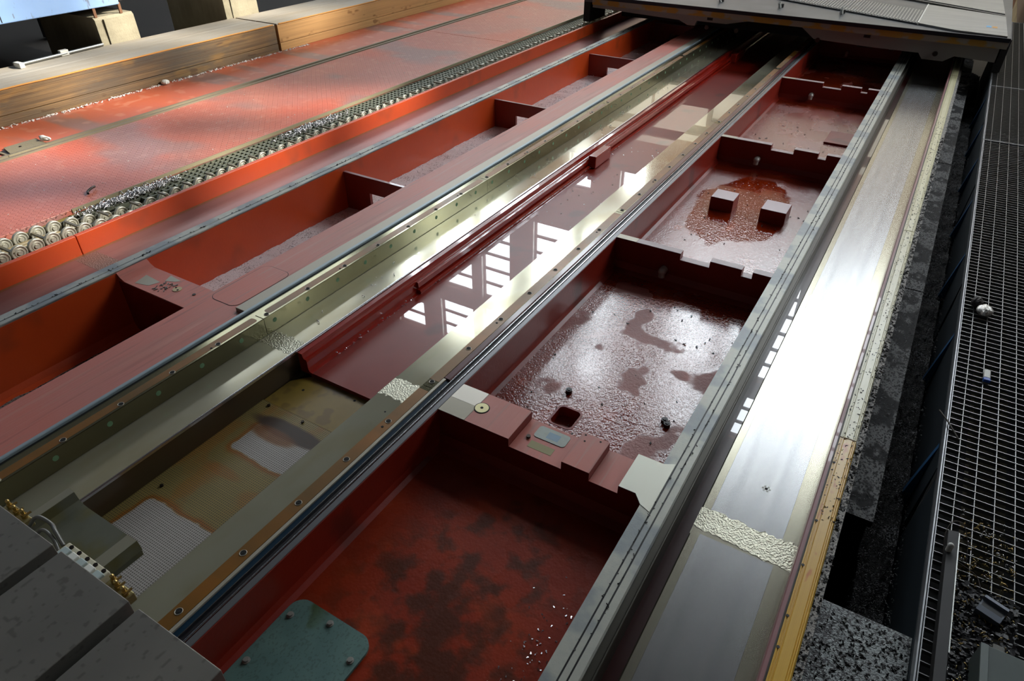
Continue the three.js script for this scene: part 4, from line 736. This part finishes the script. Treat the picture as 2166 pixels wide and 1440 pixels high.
// ---------------------------------------------------------------- CHIP PIT on the right and the walkway grating
{
  const x0 = .166, x1 = .373, NX = 40, NZ = 420, z0 = -9.2, z1 = -1.0;
  const pos = [], idx = [], uv = [];
  for (let j = 0; j <= NZ; j++) for (let i = 0; i <= NX; i++) {
    const u = i / NX, v = j / NZ, x = mix(x0, x1, u), z = mix(z0, z1, v);
    let y = -.29 + .05 * (fbm(u, v, 4, 60, 421, 4) - .5) + .02 * (fbm(u, v, 20, 400, 423, 2) - .5);
    const ledge = sst(.44, .40, u) * sst(-1.86, -1.9, z); y = mix(y, -.13 + .008 * (fbm(u, v, 14, 300, 425, 3) - .5) + .02 * (fbm(u, v, 5, 90, 427, 3) - .5), ledge);
    y -= .3 * sst(.5, .4, u) * sst(-1.9, -1.86, z) * sst(-1.62, -1.7, z);
    pos.push(x, y, z); uv.push(x, z);
  }
  for (let j = 0; j < NZ; j++) for (let i = 0; i < NX; i++) { const a = j * (NX + 1) + i, b = a + 1, c = a + NX + 1, d = c + 1; idx.push(a, c, b, b, c, d); }
  const g = new THREE.BufferGeometry(); g.setAttribute('position', new THREE.Float32BufferAttribute(pos, 3)); g.setAttribute('uv', new THREE.Float32BufferAttribute(uv, 2)); g.setIndex(idx); g.computeVertexNormals(); g.userData.uv = true;
  const tS = tex(1024, 1024, (u, v) => { const n = fbm(u, v, 150, 150, 431, 2), l = fbm(u, v, 3, 5, 437, 5), b = sst(.56, .68, n * .75 + l * .25); return mix3(sc3(9, 9, 10), sc3(120, 120, 122), b * sst(.45, .7, l)); });
  const m = new THREE.MeshPhysicalMaterial({ map: rep(tS, .6), roughness: .6, metalness: 0, specularIntensity: .3, bumpMap: rep(tex(512, 512, (u, v) => fbm(u, v, 90, 90, 441, 2), false), .25), bumpScale: .006 });
  const t = thing('swarf_bed', 'black oily swarf filling the trench beside the right guideway', 'swarf', [.28, -.3, -4]);
  t.userData.kind = 'stuff';
  part(t, 'swarf_layer', g, m);
  const ml = new THREE.MeshPhysicalMaterial({ map: rep(tex(512, 1024, (u, v) => { const n = fbm(u, v, 60, 240, 531, 2), l = sst(.5, .62, fbm(u, v, 4, 14, 533, 4)), b = sst(.54, .62, n); return mix3(mix3(sc3(104, 104, 104), sc3(128, 128, 126), n), sc3(10, 10, 11), clamp(b * .8 + l)); }), .3, 1.5), roughness: .65, specularIntensity: .25 });
  for (const [a, b] of [[-9, -5.6], [-5.59, -3.6], [-3.59, -1.9]]) part(bedR, 'trench_ledge', bx(.165, .262, -.15, -.121, a, b), ml);
  part(setting('trench', [.28, -.5, -4]), 'trench_floor', bx(.163, .665, YB, -.68, ZF, ZN), M.black);
}
{
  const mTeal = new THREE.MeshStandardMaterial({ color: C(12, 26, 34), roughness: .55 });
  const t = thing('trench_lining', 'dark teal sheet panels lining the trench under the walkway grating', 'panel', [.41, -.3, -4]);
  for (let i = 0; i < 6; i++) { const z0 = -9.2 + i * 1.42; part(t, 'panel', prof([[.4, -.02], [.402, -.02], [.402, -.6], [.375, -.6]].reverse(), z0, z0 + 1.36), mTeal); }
}
{
  const mb = new THREE.MeshStandardMaterial({ color: C(34, 84, 128), roughness: .5 }), t = thing('support_bracket', 'row of blue gusset brackets hanging under the walkway grating edge', 'bracket', [.39, -.2, -5.5]);
  for (const z of [-7.2, -6.35, -5.55, -4.75, -3.95, -3.1, -2.3]) part(t, 'gusset', prof([[.399, -.03], [.399, -.34], [.352, -.34]].reverse(), z - .012, z + .012), mb);
}
function grating(label, z0, z1, y = FP) {
  const t = thing('walkway_grating', label, 'grating', [.51, y, (z0 + z1) / 2], 'walkway grating panels');
  const m = new THREE.MeshStandardMaterial({ color: C(126, 126, 124), metalness: .75, roughness: .36 }), XA = .4, XB = .662;
  const mf = new THREE.MeshStandardMaterial({ color: C(150, 152, 154), metalness: .6, roughness: .4 });
  part(t, 'frame_bar', merge([bx(XA, XA + .004, y - .03, y + .002, z0, z1), bx(XA + .007, XA + .0095, y - .03, y + .002, z0, z1)]), mf);
  part(t, 'frame_bar', bx(XB - .004, XB, y - .03, y + .001, z0, z1), mf);
  part(t, 'frame_bar', merge([bx(XA, XB, y - .03, y + .001, z0, z0 + .004), bx(XA, XB, y - .03, y + .001, z1 - .004, z1)]), mf);
  const n = Math.floor((z1 - z0) / .0357), g = boxUV(bx(-(XB - XA) / 2 + .009, (XB - XA) / 2 - .004, -.014, .0, -.0012, .0012));
  for (let i = 1; i < n; i++) piece(t, 'cross_bar', g, m, (XA + XB) / 2, y - .001, z1 - i * .0357);
  for (const x of [.45, .505, .5605, .616, .66]) part(t, 'bearing_bar', bx(x - .0011, x + .0011, y - .026, y - .002, z0, z1), m);
}
grating('nearest long walkway grating panel littered with chips', -5.82, -1.2);
grating('middle walkway grating panel', -7.405, -5.828);
grating('farthest walkway grating panel disappearing beyond the table', -10.6, -7.413);
{
  const t = thing('floor_plate', 'grey steel plate bridging the chip trench at the lower right', 'plate', [.29, -.03, -1.1]);
  const mp = new THREE.MeshStandardMaterial({ map: rep(tex(512, 512, (u, v) => { const n = fbm(u, v, 5, 5, 451, 5), c = sst(.5, .62, fbm(u, v, 110, 110, 453, 2) * .6 + .45 * fbm(u, v, 3, 3, 457, 4)); return mix3(mix3(sc3(124, 130, 128), sc3(96, 100, 100), n), sc3(30, 28, 30), c * .85); }), .45), roughness: .45, metalness: .35, bumpMap: rep(T_fine, .15), bumpScale: .002 });
  part(t, 'plate', bx(.166, .399, -.05, -.03, -1.44, -.2, .002), mp);
  part(t, 'seam', bx(.19, .192, -.0305, -.0295, -1.435, -.2), M.black);
}
{
  const t = thing('steel_bar', 'black flat steel bar lying lengthways on the near grating', 'bar', [.452, FP, -1.5]);
  part(t, 'bar', prof([[.434, FP], [.437, FP + .02], [.462, FP + .026], [.4645, FP + .024], [.4645, FP]], -1.82, -1.0), M.black);
  part(t, 'lit_edge', bx(.4625, .4655, FP + .022, FP + .0275, -1.815, -1.38), M.galv, { label: 'lit edge put in as a pale strip' });  // pale strip stands for the light along the bar's edge
  part(t, 'screw', merge([cyl(.441, FP + .03, -1.735, .008, .02, 10), new THREE.SphereGeometry(.009, 10, 8).translate(.441, FP + .042, -1.735)]), M.white);
}
offcut('wire_loop', 'thin wire loop standing over the end of the black bar', 'wire', .45, FP, -1.72, [[.43, FP + .02, -1.71], [.425, FP + .04, -1.78], [.44, FP + .05, -1.83], [.465, FP + .045, -1.84], [.485, FP + .03, -1.79], [.492, FP + .01, -1.72]], M.bolt, .0011);
offcut('wire', 'thin dark wire trailing across the near grating', 'wire', .5, FP, -1.72, [[.47, FP + .006, -1.72], [.5, FP + .008, -1.705], [.52, FP + .008, -1.69], [.532, FP + .006, -1.655]], M.bolt, .0014);
offcut('welding_rod', 'thin rusty rod lying across the grating edge', 'rod', .4, FP, -2.35, [[.37, FP + .012, -2.42], [.4, FP + .012, -2.37], [.425, FP + .01, -2.32], [.442, FP + .006, -2.29]], new THREE.MeshStandardMaterial({ color: C(70, 62, 52), roughness: .6 }), .0028);
{
  const t = thing('tool_clamp', 'dark grey notched clamp block lying among chips on the grating', 'clamp', [.55, FP, -1.58]);
  const g = prof([[-.034, 0], [.034, 0], [.034, .02], [.02, .024], [.018, .014], [-.012, .014], [-.014, .024], [-.034, .022]], -.03, .03);
  part(t, 'block', g.rotateY(-.35 + Math.PI / 2).translate(.558, FP, -1.585), new THREE.MeshStandardMaterial({ color: C(92, 98, 108), metalness: .4, roughness: .42 }));
  part(t, 'groove', bx(-.026, .026, .0145, .016, -.008, .008).rotateY(-.35).translate(.558, FP, -1.585), M.black);
}
{
  const t = thing('junction_box', 'dark green-grey metal box at the lower right corner of the walkway', 'box', [.58, FP, -1.2]);
  const mg = new THREE.MeshStandardMaterial({ map: rep(tex(128, 128, (u, v) => mix3(sc3(74, 84, 80), sc3(58, 66, 64), fbm(u, v, 4, 4, 461, 4))), .4), roughness: .5, metalness: .2 });
  part(t, 'box', bx(.515, .64, FP, FP + .085, -1.405, -.9, .004), mg);
  part(t, 'lid_flange', bx(.513, .531, FP + .083, FP + .089, -1.402, -.9, .002), new THREE.MeshStandardMaterial({ color: C(96, 106, 102), roughness: .45 }));
  part(t, 'bracket', bx(.548, .575, FP, FP + .06, -1.44, -1.405, .003), new THREE.MeshStandardMaterial({ color: C(84, 84, 76), roughness: .5 }));
}
{
  const t = thing('eraser', 'white plastic stick with a blue end lying on the grating', 'eraser', [.514, FP, -2.75]);
  part(t, 'body', bx(.503, .526, FP, FP + .012, -2.785, -2.728, .004), M.white);
  part(t, 'end_cap', bx(.5025, .5265, FP, FP + .0125, -2.729, -2.708, .003), new THREE.MeshStandardMaterial({ color: C(36, 90, 190), roughness: .45 }), { label: 'blue end' });
}
{
  const t = thing('crumpled_wrapper', 'crumpled silver wrapper lying on the grating beyond the white stick', 'wrapper', [.47, FP, -3.27]);
  const lump = (x, z, sx, sy, sz, m, n) => { const g = new THREE.IcosahedronGeometry(1, 3); const P = g.attributes.position; for (let i = 0; i < P.count; i++) { const a = P.getX(i), b = P.getY(i), c = P.getZ(i), k = .75 + .5 * fbm(a * .5 + .5, c * .5 + .5 + b * .3, 5, 5, n, 2); P.setXYZ(i, a * sx * k, Math.max(-.9, b) * sy * k, c * sz * k); } g.computeVertexNormals(); return g.translate(x, FP + sy, z); };
  part(t, 'wrapper', lump(.487, -3.25, .032, .02, .04, 0, 471), new THREE.MeshStandardMaterial({ color: C(206, 204, 198), metalness: .5, roughness: .35 }));
  part(t, 'dark_end', lump(.455, -3.31, .026, .022, .028, 0, 473), new THREE.MeshStandardMaterial({ color: C(60, 52, 48), roughness: .5 }));
}

// ---------------------------------------------------------------- loose chips: nobody could count them
const curl = (() => { const gs = []; gs.push(new THREE.TorusGeometry(1, .28, 4, 7, 3.4)); const g = merge(gs); return boxUV(g); })();
const flake = boxUV(merge([new THREE.BoxGeometry(2, .35, .7), new THREE.BoxGeometry(.9, .3, 1.3).rotateY(.7).translate(.5, .15, .2)]));
function chips(label, geo, mat, n, where, size, base) {
  const m = new THREE.InstancedMesh(geo, mat, n); m.name = numbered('metal_chips'); m.userData = { label, category: 'metal chips', kind: 'stuff' };
  const d = new THREE.Object3D();
  for (let i = 0; i < n; i++) { const p = where(i); const s = rr(size[0], size[1]); d.position.set(p[0], p[1] + s * .4, p[2]); d.rotation.set(rr(-.5, .5), rr(0, 6.28), rr(-.5, .5)); d.scale.set(s * rr(.6, 1.5), s, s); d.updateMatrix(); m.setMatrixAt(i, d.matrix); }
  m.castShadow = m.receiveShadow = true; scene.add(m); return m;
}
const mChip = new THREE.MeshStandardMaterial({ color: C(214, 212, 214), metalness: .85, roughness: .28 }), mChipD = new THREE.MeshStandardMaterial({ color: C(24, 23, 26), roughness: .5, metalness: .2 }), mChipG = new THREE.MeshStandardMaterial({ color: C(196, 170, 110), metalness: .8, roughness: .35 }), mChipW = new THREE.MeshStandardMaterial({ color: C(226, 224, 220), roughness: .5 });
const gauss = () => (rnd() + rnd() + rnd() - 1.5) / 1.5;
chips('bright silver chips heaped on the trench grating', curl, mChip, 900, i => { const k = i % 3; return k < 2 ? [-3.92 + .07 * gauss(), -.003 + .012 * rnd(), -2.1 + .42 * gauss()] : [-3.9 + .08 * gauss(), 0, -3.6 + .5 * gauss()]; }, [.004, .012]);
chips('pale chips scattered over the red chequered floor', flake, mChipW, 300, i => [rr(-5.05, -4.0), FP, -1 - 8 * rnd() ** 1.2], [.0015, .005]);
chips('pale dust and chips along the foot of the timbers', flake, mChipW, 420, i => [-5.742 + .03 * rnd() ** 2, FP, -2 - 3.4 * rnd()], [.004, .011]);
chips('silver swarf lying deep in the left pockets', curl, mChip, 1800, i => { const z = -1.7 - 7 * rnd(); const k = z > -3.12 ? -.295 : z > -4.99 ? -.27 : -.25; return [rr(QL + .03, BL + .02), k - .004 + .012 * rnd(), z]; }, [.002, .0065]);
chips('silver chips scattered at the far side of the oily pocket floors', flake, mChip, 70, i => [-.5 + .13 * gauss(), -.165, -.95 + .35 * gauss()], [.0012, .0036]);
chips('dark chips scattered over the pocket floors', flake, mChipD, 170, i => { const z = -1.75 - 5.5 * rnd(); return [rr(-1.15, -.45), -.18, z]; }, [.002, .0065]);
chips('black chips caught along the grooved rail', flake, mChipD, 330, i => [rr(0, 1) < .6 ? -.362 + .006 * gauss() : -.34 + .008 * gauss(), .0005, -.7 - 7 * rnd()], [.0015, .004]);
chips('black chips caught along the left grey rail', flake, mChipD, 240, i => [QL - .032 + .008 * gauss(), .0005, -.7 - 7.4 * rnd()], [.002, .006]);
chips('black chips sprinkled over the ribbed cover strip', flake, mChipD, 620, i => [rr(.09, .142), .001, -1.7 - 4.6 * rnd() ** 1.3], [.001, .0032]);
chips('black swarf lumps along the grey ledge', flake, mChipD, 900, i => [rr(.143, .164), -.009, -.8 - 5 * rnd()], [.0015, .006]);
chips('grey glinting swarf over the trench', curl, new THREE.MeshStandardMaterial({ color: C(188, 188, 190), metalness: .7, roughness: .3 }), 7000, i => { const z = -1.5 - 5 * rnd() ** 1.3; const x = rr(.17, .39); return [x, (x < .26 ? (z < -1.9 ? -.128 : -.5) : -.285) + .012 * rnd(), z]; }, [.0008, .0032]);
chips('golden and silver chips scattered on the near grating', curl, mChipG, 300, i => [rr(.47, .62), FP, -1.3 - .62 * rnd()], [.0018, .005]);
chips('small silver chips on the near grating', curl, mChip, 260, i => [rr(.465, .62), FP, -1.25 - .7 * rnd() ** 1.5], [.0015, .0045]);
chips('dark oily chips clogging the near grating', flake, mChipD, 1500, i => { const z = -1.2 - .45 * rnd() ** 1.3; return [rr(.465, .62), FP - .003, z]; }, [.004, .011]);
chips('dark and silver chips on the near trench plate', flake, mChipD, 700, i => [.17 + .225 * rnd() ** .8, -.03, -1.42 + .5 * rnd()], [.0015, .005]);
chips('bright specks floating on the oil of the red tray', flake, mChip, 60, i => [rr(-1.96, -1.58), -.19, -3.4 - 1.6 * rnd()], [.0015, .005]);
chips('bright specks clinging to the red tray side', flake, mChip, 130, i => [-1.968 + .008 * gauss(), -.186, -1.7 - 3.2 * rnd()], [.002, .006]);
chips('silver swarf strands lying on the left polished way', curl, mChip, 26, i => [rr(FL0 + .04, FL1 - .02), GY, -1.75 - 5 * rnd()], [.003, .009]);

renderer.render(scene, camera);
